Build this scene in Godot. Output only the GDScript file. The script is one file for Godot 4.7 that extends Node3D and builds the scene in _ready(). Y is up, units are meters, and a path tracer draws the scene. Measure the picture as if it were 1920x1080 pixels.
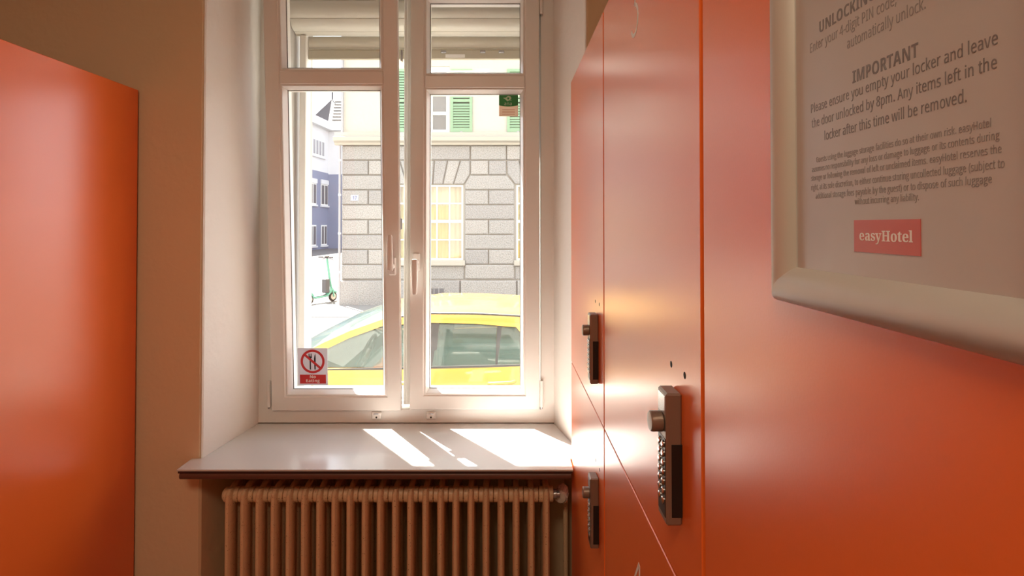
extends Node3D
# Luggage room with orange lockers and a window on the street.
# Plan used below: X to the right of the camera, Y above the camera's height, D metres in front of it.

const EYE := 1.37        # camera height above the room's floor
const PX := 0.2024       # plane of the locker doors
const STREET := -2.05    # street level against the camera
const FACE := 13.9       # distance of the stone building

func w(x: float, y: float, d: float) -> Vector3:
	return Vector3(x, y + EYE, -d)

# ------------------------------------------------------------------ geometry
class Geo:
	var v := PackedVector3Array()

	func tri(a: Vector3, b: Vector3, c: Vector3) -> void:
		v.append(a); v.append(b); v.append(c)

	func quad(a: Vector3, b: Vector3, c: Vector3, d: Vector3) -> void:
		tri(a, b, c); tri(a, c, d)

	func box(lo: Vector3, hi: Vector3, bev := 0.0) -> Geo:
		var c := (lo + hi) / 2.0
		var h := (hi - lo).abs() / 2.0
		if bev <= 0.0:
			for ax in 3:
				for s in [-1.0, 1.0]:
					var p := []
					for k in [[-1, -1], [1, -1], [1, 1], [-1, 1]]:
						var q := Vector3.ZERO
						q[ax] = s * h[ax]
						q[(ax + 1) % 3] = k[0] * h[(ax + 1) % 3] * s
						q[(ax + 2) % 3] = k[1] * h[(ax + 2) % 3]
						p.append(c + q)
					quad(p[0], p[1], p[2], p[3])
			return self
		var b := minf(bev, minf(h.x, minf(h.y, h.z)) * 0.9)
		var at := func(sx: float, sy: float, sz: float, ax: int) -> Vector3:
			var s := Vector3(sx, sy, sz)
			var q := Vector3.ZERO
			for i in 3:
				q[i] = s[i] * (h[i] if i == ax else h[i] - b)
			return c + q
		for ax in 3:
			for s in [-1.0, 1.0]:
				var p := []
				for k in [[-1, -1], [1, -1], [1, 1], [-1, 1]]:
					var g := Vector3.ZERO
					g[ax] = s
					g[(ax + 1) % 3] = k[0] * s
					g[(ax + 2) % 3] = k[1]
					p.append(at.call(g.x, g.y, g.z, ax))
				quad(p[0], p[1], p[2], p[3])
		for ax in 3:
			var a1 := (ax + 1) % 3
			var a2 := (ax + 2) % 3
			for s1 in [-1.0, 1.0]:
				for s2 in [-1.0, 1.0]:
					var g0 := Vector3.ZERO
					g0[ax] = -1.0
					g0[a1] = s1
					g0[a2] = s2
					var g1 := g0
					g1[ax] = 1.0
					var p0: Vector3 = at.call(g0.x, g0.y, g0.z, a1)
					var p1: Vector3 = at.call(g1.x, g1.y, g1.z, a1)
					var p2: Vector3 = at.call(g1.x, g1.y, g1.z, a2)
					var p3: Vector3 = at.call(g0.x, g0.y, g0.z, a2)
					if s1 * s2 > 0:
						quad(p0, p1, p2, p3)
					else:
						quad(p3, p2, p1, p0)
		for sx in [-1.0, 1.0]:
			for sy in [-1.0, 1.0]:
				for sz in [-1.0, 1.0]:
					var q0: Vector3 = at.call(sx, sy, sz, 0)
					var q1: Vector3 = at.call(sx, sy, sz, 1)
					var q2: Vector3 = at.call(sx, sy, sz, 2)
					if sx * sy * sz > 0:
						tri(q0, q1, q2)
					else:
						tri(q0, q2, q1)
		return self

	# rings of equal length, joined; closed rings; capped at the ends
	func loft(rings: Array, capped := true, round_ring := true) -> Geo:
		var n: int = rings[0].size()
		for i in rings.size() - 1:
			for j in (n if round_ring else n - 1):
				var k := (j + 1) % n
				quad(rings[i][j], rings[i][k], rings[i + 1][k], rings[i + 1][j])
		if capped:
			cap(rings[0], true)
			cap(rings[rings.size() - 1], false)
		return self

	func cap(ring, turned: bool) -> void:
		# triangulate in the plane where the ring is largest
		var nrm := Vector3.ZERO
		for i in ring.size():
			nrm += (ring[i] as Vector3).cross(ring[(i + 1) % ring.size()])
		var ax := nrm.abs().max_axis_index()
		var flat := PackedVector2Array()
		for p in ring:
			flat.append(Vector2(p[(ax + 1) % 3], p[(ax + 2) % 3]))
		var ids := Geometry2D.triangulate_polygon(flat)
		for i in range(0, ids.size(), 3):
			var a: Vector3 = ring[ids[i]]
			var b: Vector3 = ring[ids[i + 1]]
			var c: Vector3 = ring[ids[i + 2]]
			var same := (b - a).cross(c - a).dot(nrm) > 0
			if same != turned:
				tri(a, b, c)
			else:
				tri(a, c, b)

	func tube(path: Array, r: float, n := 10, closed := false, squash := Vector3.ONE) -> Geo:
		var rings := []
		var count := path.size()
		var up := Vector3(0.123, 0.98, 0.05)
		for i in count:
			var t: Vector3
			if closed:
				t = path[(i + 1) % count] - path[(i + count - 1) % count]
			else:
				t = path[mini(i + 1, count - 1)] - path[maxi(i - 1, 0)]
			t = t.normalized()
			var u := up
			if absf(t.dot(u)) > 0.93:
				u = Vector3(0.9, 0.1, 0.35).normalized()
			var s := t.cross(u).normalized()
			var q := s.cross(t).normalized()
			var ring := PackedVector3Array()
			for j in n:
				var an := TAU * j / n
				ring.append(path[i] + (s * cos(an) + q * sin(an)) * r * squash)
			rings.append(ring)
		if closed:
			rings.append(rings[0])
		return loft(rings, not closed)

	# profile of (radius, along) turned about an axis
	func lathe(at: Vector3, axis: Vector3, profile: Array, n := 24) -> Geo:
		var t := axis.normalized()
		var u := Vector3(0, 1, 0) if absf(t.y) < 0.9 else Vector3(1, 0, 0)
		var s := t.cross(u).normalized()
		var q := s.cross(t).normalized()
		var rings := []
		for p in profile:
			var ring := PackedVector3Array()
			for j in n:
				var an := TAU * j / n
				ring.append(at + t * p[1] + (s * cos(an) + q * sin(an)) * maxf(p[0], 0.00002))
			rings.append(ring)
		return loft(rings, true)

	# polygon in the plane of two axes, stretched along the third by a function of (point, t)
	func prism(poly: Array, f: Callable, t0: float, t1: float) -> Geo:
		var a := PackedVector3Array()
		var b := PackedVector3Array()
		for p in poly:
			a.append(f.call(p, t0))
			b.append(f.call(p, t1))
		return loft([a, b])

	func grid(f: Callable, nu: int, nv: int) -> Geo:
		for i in nu:
			for j in nv:
				quad(f.call(float(i) / nu, float(j) / nv), f.call(float(i + 1) / nu, float(j) / nv), f.call(float(i + 1) / nu, float(j + 1) / nv), f.call(float(i) / nu, float(j + 1) / nv))
		return self

	# a sheet with thickness
	func sheet(f: Callable, nu: int, nv: int, off: Vector3) -> Geo:
		var back := func(a: float, b: float) -> Vector3: return f.call(a, b) + off
		grid(f, nu, nv)
		for i in nu:
			for j in nv:
				quad(back.call(float(i) / nu, float(j + 1) / nv), back.call(float(i + 1) / nu, float(j + 1) / nv), back.call(float(i + 1) / nu, float(j) / nv), back.call(float(i) / nu, float(j) / nv))
		for i in nu:
			var a := float(i) / nu
			var b := float(i + 1) / nu
			quad(back.call(a, 0.0), back.call(b, 0.0), f.call(b, 0.0), f.call(a, 0.0))
			quad(f.call(a, 1.0), f.call(b, 1.0), back.call(b, 1.0), back.call(a, 1.0))
		for j in nv:
			var a := float(j) / nv
			var b := float(j + 1) / nv
			quad(f.call(0.0, a), f.call(0.0, b), back.call(0.0, b), back.call(0.0, a))
			quad(back.call(1.0, a), back.call(1.0, b), f.call(1.0, b), f.call(1.0, a))
		return self

	func moved(t: Transform3D) -> Geo:
		for i in v.size():
			v[i] = t * v[i]
		return self

	func mesh(smooth := 0.0) -> ArrayMesh:
		var mid := Vector3.ZERO
		for p in v:
			mid += p
		mid /= maxi(v.size(), 1)
		var vol := 0.0
		for i in range(0, v.size(), 3):
			vol += (v[i] - mid).dot((v[i + 1] - mid).cross(v[i + 2] - mid))
		if vol > 0.0:
			for i in range(0, v.size(), 3):
				var k := v[i + 1]
				v[i + 1] = v[i + 2]
				v[i + 2] = k
		var nr := PackedVector3Array()
		nr.resize(v.size())
		for i in range(0, v.size(), 3):
			var f := -(v[i + 1] - v[i]).cross(v[i + 2] - v[i])
			for k in 3:
				nr[i + k] = f
		if smooth > 0.0:
			var near := {}
			for i in v.size():
				var key := Vector3i((v[i] * 20000.0).round())
				if not near.has(key):
					near[key] = PackedInt32Array()
				near[key].append(i)
			var least := cos(deg_to_rad(smooth))
			var out := nr.duplicate()
			for key in near:
				var ids: PackedInt32Array = near[key]
				for i in ids:
					var sum := Vector3.ZERO
					var own := nr[i].normalized()
					for k in ids:
						if nr[k].normalized().dot(own) > least:
							sum += nr[k]
					out[i] = sum
			nr = out
		for i in nr.size():
			nr[i] = nr[i].normalized() if nr[i].length() > 1e-14 else Vector3.UP
		var arrays := []
		arrays.resize(Mesh.ARRAY_MAX)
		arrays[Mesh.ARRAY_VERTEX] = v
		arrays[Mesh.ARRAY_NORMAL] = nr
		var m := ArrayMesh.new()
		m.add_surface_from_arrays(Mesh.PRIMITIVE_TRIANGLES, arrays)
		return m

# ------------------------------------------------------------------ nodes
var taken := {}

func numbered(called: String) -> String:
	var n: int = taken.get(called, 0)
	taken[called] = n + 1
	return called if n == 0 else "%s_%03d" % [called, n]

func thing(called: String, label: String, category: String, at := Vector3.ZERO, group := "") -> Node3D:
	var o := Node3D.new()
	o.name = numbered(called)
	add_child(o)
	o.position = at
	o.set_meta("label", label)
	o.set_meta("category", category)
	if group != "":
		o.set_meta("group", group)
	return o

# world position of a node made here, without waiting for the tree
func origin_of(o: Node3D) -> Transform3D:
	var t := Transform3D()
	var n: Node = o
	while n != self and n is Node3D:
		t = n.transform * t
		n = n.get_parent()
	return t

# adds a mesh that was drawn in world coordinates as a part of parent
func part(called: String, g: Geo, m: Material, parent: Node3D, smooth := 0.0, label := "") -> MeshInstance3D:
	var o := MeshInstance3D.new()
	o.name = called
	parent.add_child(o, true)
	if parent != self:
		g.moved(origin_of(parent).affine_inverse())
	o.mesh = g.mesh(smooth)
	o.material_override = m
	if label != "":
		o.set_meta("label", label)
	return o

func structure(called: String, g: Geo, m: Material, label: String, smooth := 0.0) -> MeshInstance3D:
	var o := part(called, g, m, self, smooth, label)
	o.set_meta("kind", "structure")
	return o

# lettering: flat print fitted to a width and a height, facing the way of the basis' z
func print_text(called: String, words: String, m: Material, parent: Node3D, at: Vector3, turn: Basis, width: float, height: float, bold := false, serif := false, cap_ref := "") -> MeshInstance3D:
	var t := TextMesh.new()
	var f := SystemFont.new()
	f.font_names = PackedStringArray(["Droid Serif" if serif else "Droid Sans"])
	if bold:
		f.font_weight = 700
	t.font = f
	t.text = words
	t.font_size = 64
	t.pixel_size = 0.01
	t.depth = 0.02
	t.curve_step = 1.0
	t.horizontal_alignment = HORIZONTAL_ALIGNMENT_CENTER
	t.vertical_alignment = VERTICAL_ALIGNMENT_CENTER
	var box := t.get_aabb()
	var o := MeshInstance3D.new()
	o.name = called
	parent.add_child(o, true)
	o.mesh = t
	o.material_override = m
	var sx := width / maxf(box.size.x, 0.001)
	var sy := height / maxf(box.size.y, 0.001)
	var b := turn * Basis.from_scale(Vector3(sx, sy, 0.01))
	var mid := box.get_center()
	var here := Transform3D(b, at - b * Vector3(mid.x, mid.y, 0))
	o.transform = origin_of(parent).affine_inverse() * here
	return o

# four mitred members of a rectangle, drawn by a profile of (inset, depth)
func mitred(x0: float, x1: float, y0: float, y1: float, profile: Array, f: Callable) -> Array:
	var out := []
	var corner := func(k: int, p) -> Vector3:
		var d: float = p[0]
		match k:
			0: return f.call(x0 + d, y0 + d, p[1])
			1: return f.call(x1 - d, y0 + d, p[1])
			2: return f.call(x1 - d, y1 - d, p[1])
		return f.call(x0 + d, y1 - d, p[1])
	for k in 4:
		var a := PackedVector3Array()
		var b := PackedVector3Array()
		for p in profile:
			a.append(corner.call(k, p))
			b.append(corner.call((k + 1) % 4, p))
		out.append(Geo.new().loft([a, b]))
	return out

# ------------------------------------------------------------------ materials
var M := {}

func lin(r: float, g: float, b: float) -> Color:
	return Color(r, g, b).linear_to_srgb()

func mat(called: String, c: Color, rough: float, metal := 0.0) -> StandardMaterial3D:
	var m := StandardMaterial3D.new()
	m.resource_name = called
	m.albedo_color = c
	m.roughness = rough
	m.metallic = metal
	M[called] = m
	return m

func noise_tex(size: int, freq: float, sd: int, octaves := 4, ramp: Gradient = null, kind := FastNoiseLite.TYPE_SIMPLEX_SMOOTH) -> NoiseTexture2D:
	var n := FastNoiseLite.new()
	n.noise_type = kind
	n.seed = sd
	n.frequency = freq
	n.fractal_octaves = octaves
	var t := NoiseTexture2D.new()
	t.width = size
	t.height = size
	t.seamless = true
	t.noise = n
	if ramp:
		t.color_ramp = ramp
	return t

func ramp(stops: Array) -> Gradient:
	var g := Gradient.new()
	g.offsets = PackedFloat32Array(stops.map(func(s): return s[0]))
	g.colors = PackedColorArray(stops.map(func(s): return s[1]))
	return g

func tri(m: StandardMaterial3D, scale: float) -> void:
	m.uv1_triplanar = true
	m.uv1_world_triplanar = true
	m.uv1_scale = Vector3.ONE * scale

func relief(m: StandardMaterial3D, t: Texture2D, cm: float) -> void:
	m.normal_enabled = true
	m.normal_texture = t
	m.normal_scale = cm

func make_materials() -> void:
	var grey := func(x: float) -> Color: return Color(x, x, x)
	var fine := noise_tex(512, 0.06, 3, 3)
	var plaster_bump := noise_tex(512, 0.03, 5, 5)
	for t in [fine, plaster_bump]:
		t.as_normal_map = true
		t.bump_strength = 6.0
	var o := mat("orange_laminate", lin(0.86, 0.165, 0.026), 0.30)
	tri(o, 9.0)
	relief(o, fine, 0.025)
	o.clearcoat_enabled = true
	o.clearcoat = 0.7
	o.clearcoat_roughness = 0.26
	mat("locker_edge_shaded", lin(0.36, 0.030, 0.010), 0.5)  # dark copy of the orange; shade of the door gaps put into the colour
	var p := mat("beige_wall", lin(0.72, 0.56, 0.37), 0.9)
	tri(p, 1.6)
	relief(p, plaster_bump, 0.10)
	var q := mat("white_plaster", lin(0.80, 0.77, 0.72), 0.9)
	tri(q, 1.6)
	relief(q, plaster_bump, 0.12)
	mat("ceiling_paint", lin(0.75, 0.72, 0.66), 0.95)
	var fl := mat("floor_vinyl", lin(0.27, 0.19, 0.13), 0.5)
	fl.albedo_texture = noise_tex(512, 0.02, 9, 5, ramp([[0.0, grey.call(0.8)], [1.0, grey.call(1.0)]]))
	tri(fl, 1.0)
	mat("white_plastic", lin(0.80, 0.79, 0.76), 0.32)
	mat("seal_rubber", lin(0.05, 0.05, 0.05), 0.6)
	mat("grey_rubber", lin(0.18, 0.17, 0.16), 0.6)
	mat("dark_hole", lin(0.02, 0.015, 0.012), 0.8)
	var g := mat("window_glass", Color(1, 1, 1, 0.03), 0.02)
	g.transparency = BaseMaterial3D.TRANSPARENCY_ALPHA
	var si := mat("sill_lacquer", lin(0.60, 0.60, 0.60), 0.28)
	si.clearcoat_enabled = true
	si.clearcoat = 1.0
	si.clearcoat_roughness = 0.15
	mat("sill_trim", lin(0.13, 0.055, 0.04), 0.45)
	mat("sill_trim_dark", lin(0.05, 0.022, 0.02), 0.4)
	var rd := mat("radiator_enamel", lin(0.76, 0.54, 0.34), 0.42)
	rd.albedo_texture = noise_tex(512, 0.09, 21, 3, ramp([[0.0, Color(0.42, 0.33, 0.28)], [0.16, Color(0.55, 0.45, 0.4)], [0.2, Color(1, 1, 1)], [1.0, Color(1, 1, 1)]]))
	tri(rd, 3.0)
	mat("lock_metal", lin(0.30, 0.24, 0.20), 0.38, 0.6)
	mat("lock_black", lin(0.012, 0.011, 0.012), 0.35)
	mat("lock_chrome", lin(0.72, 0.70, 0.68), 0.14, 1.0)
	mat("lock_plate", lin(0.55, 0.56, 0.58), 0.25, 0.7)
	mat("frame_silver", lin(0.56, 0.55, 0.52), 0.42, 0.25)
	var pp := mat("notice_paper", lin(0.48, 0.455, 0.435), 0.4)
	pp.clearcoat_enabled = true
	pp.clearcoat = 1.0
	pp.clearcoat_roughness = 0.3
	mat("print_grey", lin(0.24, 0.225, 0.22), 0.6)
	mat("print_dark", lin(0.17, 0.16, 0.16), 0.6)
	for k in ["print_grey", "print_dark"]:
		M[k].clearcoat_enabled = true
		M[k].clearcoat = 1.0
		M[k].clearcoat_roughness = 0.3
	mat("logo_red", lin(0.55, 0.07, 0.04), 0.45)
	M.logo_red.clearcoat_enabled = true
	M.logo_red.clearcoat = 1.0
	M.logo_red.clearcoat_roughness = 0.3
	mat("print_white", lin(0.85, 0.85, 0.83), 0.5)
	mat("vinyl_white", lin(0.80, 0.78, 0.74), 0.5)
	mat("sticker_white", lin(0.72, 0.72, 0.74), 0.5).backlight_enabled = true
	M.sticker_white.backlight = Color(0.75, 0.75, 0.78)
	mat("sticker_red", lin(0.62, 0.04, 0.045), 0.5)
	mat("sticker_black", lin(0.03, 0.03, 0.035), 0.5)
	mat("sticker_green", lin(0.03, 0.25, 0.07), 0.5).backlight_enabled = true
	M.sticker_green.backlight = Color(0.2, 0.6, 0.3)
	mat("sticker_tan", lin(0.78, 0.66, 0.55), 0.5).backlight_enabled = true
	M.sticker_tan.backlight = Color(0.85, 0.8, 0.75)
	mat("sticker_line", lin(0.55, 0.25, 0.16), 0.5)
	mat("sticker_mint", lin(0.5, 0.75, 0.5), 0.5)
	mat("shutter_cream", lin(0.62, 0.60, 0.52), 0.5)
	mat("shutter_bar", lin(0.46, 0.43, 0.34), 0.5)
	mat("shutter_box", lin(0.30, 0.26, 0.21), 0.7)
	# outside
	var st := mat("granite", lin(0.37, 0.365, 0.355), 0.85)
	st.albedo_texture = noise_tex(512, 0.11, 31, 3, ramp([[0.0, grey.call(0.62)], [0.35, grey.call(0.84)], [0.6, grey.call(0.95)], [1.0, grey.call(1.0)]]))
	tri(st, 0.55)
	relief(st, fine, 0.5)
	for k in 2:
		var s2: StandardMaterial3D = st.duplicate()
		s2.albedo_color = lin(0.345, 0.34, 0.335) if k == 0 else lin(0.40, 0.39, 0.375)
		M["granite_%d" % (k + 1)] = s2
	mat("mortar", lin(0.30, 0.285, 0.26), 0.95)
	var cr := mat("cream_render", lin(0.44, 0.425, 0.375), 0.9)
	tri(cr, 0.4)
	relief(cr, plaster_bump, 0.2)
	mat("cornice_stone", lin(0.40, 0.38, 0.335), 0.85)
	mat("shutter_green", lin(0.21, 0.33, 0.21), 0.6)
	mat("shutter_gap_shade", lin(0.05, 0.07, 0.05), 0.8)  # shutter green darkened to stand for shade behind the louvers
	mat("white_paint", lin(0.78, 0.77, 0.72), 0.5)
	mat("curtain_cream", lin(0.55, 0.47, 0.32), 0.9)
	mat("curtain_yellow", lin(0.42, 0.37, 0.12), 0.9)
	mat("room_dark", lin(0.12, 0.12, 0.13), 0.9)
	mat("zinc", lin(0.33, 0.33, 0.35), 0.5, 0.4)
	mat("plate_blue", lin(0.42, 0.46, 0.60), 0.4)
	mat("plate_ink", lin(0.05, 0.07, 0.18), 0.5)
	mat("far_white", lin(0.60, 0.60, 0.61), 0.9)
	mat("far_blue", lin(0.20, 0.225, 0.31), 0.9)
	mat("slate", lin(0.016, 0.018, 0.024), 1.0).metallic_specular = 0.1
	mat("tile_pale", lin(0.12, 0.115, 0.11), 0.8)
	var asp := mat("asphalt", lin(0.16, 0.158, 0.152), 0.9)
	asp.albedo_texture = noise_tex(512, 0.08, 41, 4, ramp([[0.0, grey.call(0.75)], [1.0, grey.call(1.0)]]))
	tri(asp, 0.35)
	mat("paving", lin(0.24, 0.235, 0.225), 0.9)
	mat("outer_render", lin(0.50, 0.49, 0.46), 0.9)
	var y := mat("yellow_paint", lin(0.45, 0.255, 0.025), 0.32)
	y.clearcoat_enabled = true
	y.clearcoat = 1.0
	y.clearcoat_roughness = 0.04
	var cg := mat("car_glass", Color(0.26, 0.34, 0.32, 0.5), 0.02)
	cg.transparency = BaseMaterial3D.TRANSPARENCY_ALPHA
	mat("car_black", lin(0.03, 0.03, 0.032), 0.4)
	mat("car_interior", lin(0.10, 0.105, 0.105), 0.8)
	mat("car_pale", lin(0.42, 0.46, 0.44), 0.7)
	mat("car_orange", lin(0.60, 0.19, 0.05), 0.7)
	mat("tyre", lin(0.02, 0.02, 0.02), 0.85)
	mat("alloy", lin(0.5, 0.5, 0.5), 0.3, 0.9)
	mat("lamp_lens", lin(0.7, 0.7, 0.7), 0.1)
	mat("lamp_red", lin(0.5, 0.02, 0.02), 0.2)
	mat("mint", lin(0.13, 0.36, 0.27), 0.45)
	mat("scooter_grey", lin(0.07, 0.07, 0.075), 0.6)
	mat("valve_white", lin(0.68, 0.62, 0.55), 0.5)
	var em := mat("fill_light_diffuser", Color(1, 0.94, 0.86), 0.6)  # glowing face of the added fill light
	em.emission_enabled = true
	em.emission = Color(1.0, 0.90, 0.77)
	em.emission_energy_multiplier = 1.0

# ------------------------------------------------------------------ build
func _ready() -> void:
	var cam := Camera3D.new()
	cam.name = "camera"
	var pitch := 0.0135
	var f := 1000.0
	cam.projection = Camera3D.PROJECTION_FRUSTUM
	cam.near = 0.02
	cam.far = 400.0
	cam.size = 1080.0 / f * cam.near
	cam.frustum_offset = Vector2(12.0 / f, -(115.0 / f + tan(pitch))) * cam.near
	cam.position = w(0, 0, 0)
	cam.rotation.x = pitch
	add_child(cam)
	cam.current = true

	var env := Environment.new()
	env.background_mode = Environment.BG_SKY
	var sky := Sky.new()
	var psm := ProceduralSkyMaterial.new()
	psm.sky_top_color = Color(0.80, 0.835, 0.88)
	psm.sky_horizon_color = Color(0.95, 0.955, 0.96)
	psm.sky_curve = 0.25
	psm.ground_bottom_color = Color(0.5, 0.49, 0.47)
	psm.ground_horizon_color = Color(0.8, 0.8, 0.8)
	psm.sun_angle_max = 3.0
	sky.sky_material = psm
	env.sky = sky
	env.background_energy_multiplier = 3.9
	env.tonemap_mode = Environment.TONE_MAPPER_LINEAR
	env.tonemap_exposure = 1.15
	env.sdfgi_enabled = true
	env.ssao_enabled = true
	env.ssil_enabled = true
	var we := WorldEnvironment.new()
	we.name = "environment"
	we.environment = env
	add_child(we)

	var sun := DirectionalLight3D.new()
	sun.name = "sun"
	var el := deg_to_rad(63.5)
	var flow := Vector3(0.623 * cos(el), -sin(el), 0.782 * cos(el))
	sun.look_at_from_position(Vector3.ZERO, flow, Vector3.UP)
	sun.light_color = Color(1.0, 0.96, 0.9)
	sun.light_energy = 15.0
	sun.light_angular_distance = 0.5
	sun.shadow_enabled = true
	add_child(sun)

	make_materials()
	build_room()
	build_added_fill_light()
	build_outside_ground()
	build_stone_building()
	build_far_building()
	build_window()
	build_roller_shutter()
	build_sill()
	build_lockers()
	build_cabinet()
	build_radiator()
	build_notice()
	build_car()
	build_scooter()
	build_stickers()

func build_room() -> void:
	var plan := func(p: Vector2, y: float) -> Vector3: return w(p.x, y, p.y)
	var lo := -EYE
	var hi := 1.35
	# window wall: two piers with splayed reveals, the head above and the parapet of the niche below
	var gl := Geo.new()
	gl.prism([Vector2(-1.80, 1.66), Vector2(-0.949, 1.66), Vector2(-0.943, 1.666), Vector2(-0.905, 1.955), Vector2(-0.905, 2.03), Vector2(-0.846, 2.03), Vector2(-0.846, 2.27), Vector2(-1.80, 2.27)], plan, lo, hi)
	var wl := structure("wall_front", Geo.new().box(w(-1.8, 0.955, 1.66), w(0.95, hi, 2.03)), M.beige_wall, "wall above the window")
	part("wall_pier", gl, M.beige_wall, wl)
	# the reveal's white plaster: thin skins set on the piers
	part("window_reveal", Geo.new().prism([Vector2(-0.9435, 1.663), Vector2(-0.940, 1.668), Vector2(-0.902, 1.955), Vector2(-0.9055, 1.955)], plan, -0.75, 0.955), M.white_plaster, wl)
	var gr := Geo.new()
	gr.prism([Vector2(0.95, 1.66), Vector2(0.258, 1.66), Vector2(0.2523, 1.666), Vector2(0.180, 1.955), Vector2(0.180, 2.03), Vector2(0.118, 2.03), Vector2(0.118, 2.27), Vector2(0.95, 2.27)], plan, lo, hi)
	part("wall_pier", gr, M.beige_wall, wl)
	part("window_reveal", Geo.new().prism([Vector2(0.2528, 1.663), Vector2(0.249, 1.668), Vector2(0.177, 1.955), Vector2(0.1805, 1.955)], plan, -0.75, 0.955), M.white_plaster, wl)
	part("window_reveal", Geo.new().box(w(-0.94, 0.951, 1.663), w(0.25, 0.956, 1.955)), M.white_plaster, wl)
	part("niche_parapet", Geo.new().box(w(-0.95, lo, 1.86), w(0.26, -0.725, 2.27)), M.beige_wall, wl)
	structure("wall_left", Geo.new().box(w(-1.80, lo, 1.66), w(-1.95, hi, -2.3)), M.beige_wall, "left wall behind the orange cabinet")
	structure("wall_right", Geo.new().box(w(0.82, lo, 1.66), w(0.97, hi, -2.3)), M.beige_wall, "right wall behind the lockers")
	structure("wall_back", Geo.new().box(w(-1.80, lo, -2.15), w(0.82, hi, -2.3)), M.beige_wall, "wall behind the camera")
	structure("floor", Geo.new().box(w(-1.95, lo - 0.2, 1.86), w(0.97, lo, -2.3)), M.floor_vinyl, "dark floor of the luggage room")
	structure("ceiling", Geo.new().box(w(-1.95, hi, 2.27), w(0.97, hi + 0.2, -2.3)), M.ceiling_paint, "pale ceiling of the luggage room")
	# the street side of the house
	var out := structure("wall_outside", Geo.new().box(w(-14, STREET, 2.27), w(-0.846, 9.0, 2.33)), M.outer_render, "rendered street front of the house")
	part("front_panel", Geo.new().box(w(0.118, STREET, 2.27), w(14, 9.0, 2.33)), M.outer_render, out)
	part("front_panel", Geo.new().box(w(-0.846, STREET, 2.27), w(0.118, -0.70, 2.33)), M.outer_render, out)
	part("front_panel", Geo.new().box(w(-0.846, 1.22, 2.27), w(0.118, 9.0, 2.33)), M.outer_render, out)
	part("front_panel", Geo.new().box(w(-0.846, 1.06, 2.03), w(0.118, 1.55, 2.27)), M.outer_render, out)
	part("outer_reveal", Geo.new().box(w(-0.846, -0.70, 2.031), w(-0.843, 0.955, 2.29)), M.outer_render, out)
	part("outer_reveal", Geo.new().box(w(0.115, -0.70, 2.031), w(0.118, 0.955, 2.29)), M.outer_render, out)
	part("outer_sill", Geo.new().prism([Vector2(2.03, -0.645), Vector2(2.36, -0.70), Vector2(2.36, -0.72), Vector2(2.03, -0.72)], func(p: Vector2, x: float) -> Vector3: return w(x, p.y, p.x), -0.845, 0.117), M.zinc, out)

func build_added_fill_light() -> void:  # unseen lamp added to fill the room with light
	var t := thing("added_fill_light", "added square fill light out of view above and behind the camera", "light", w(-0.45, 1.35, -0.7))
	part("housing", Geo.new().box(w(-0.80, 1.29, -0.35), w(-0.10, 1.35, -1.05), 0.008), M.white_plastic, t)
	part("fill_light_diffuser", Geo.new().box(w(-0.77, 1.282, -0.38), w(-0.13, 1.29, -1.02)), M.fill_light_diffuser, t)
	var a := AreaLight3D.new()
	a.name = "added_fill_light_glow"
	t.add_child(a)
	a.area_size = Vector2(0.62, 0.62)
	a.position = Vector3(0, -0.075, 0)
	a.rotation.x = -PI / 2
	a.light_color = Color(1.0, 0.90, 0.77)
	a.light_energy = 1.8
	a.area_range = 8.0
	a.area_attenuation = 2.0
	a.shadow_enabled = true

func build_outside_ground() -> void:
	structure("street", Geo.new().box(w(-60, STREET - 0.3, 2.27), w(40, STREET, 90)), M.asphalt, "sunlit asphalt street")
	structure("pavement", Geo.new().box(w(-4.6, STREET, 12.1), w(14, STREET + 0.02, FACE + 0.1)), M.paving, "pavement in front of the stone building")

# a pixel of the photograph on the stone building's plane
func on_face(px: float, py: float) -> Vector2:
	return Vector2((px - 948.0) * FACE / 1000.0, (425.0 - py) * FACE / 1000.0)

func stone_block(pts: Array, parent: Node3D, k: int, called := "stone", front := 0.0) -> void:
	var mid := Vector2.ZERO
	var ps := []
	for p in pts:
		ps.append(on_face(p[0], p[1]))
		mid += ps[-1]
	mid /= ps.size()
	var rings := []
	for layer in [[0.013, 0.12], [0.013, 0.025], [0.022, 0.010], [0.040, 0.0]]:
		var ring := PackedVector3Array()
		for p in ps:
			var d: Vector2 = mid - p
			var q: Vector2 = p + Vector2(signf(d.x) * minf(layer[0], absf(d.x)), signf(d.y) * minf(layer[0], absf(d.y)))
			ring.append(w(q.x, q.y, FACE - front + layer[1]))
		rings.append(ring)
	part(called, Geo.new().loft(rings), [M.granite, M.granite_1, M.granite_2][k % 3], parent)

func rect(x0: float, x1: float, y0: float, y1: float) -> Array:
	return [[x0, y0], [x1, y0], [x1, y1], [x0, y1]]

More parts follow.
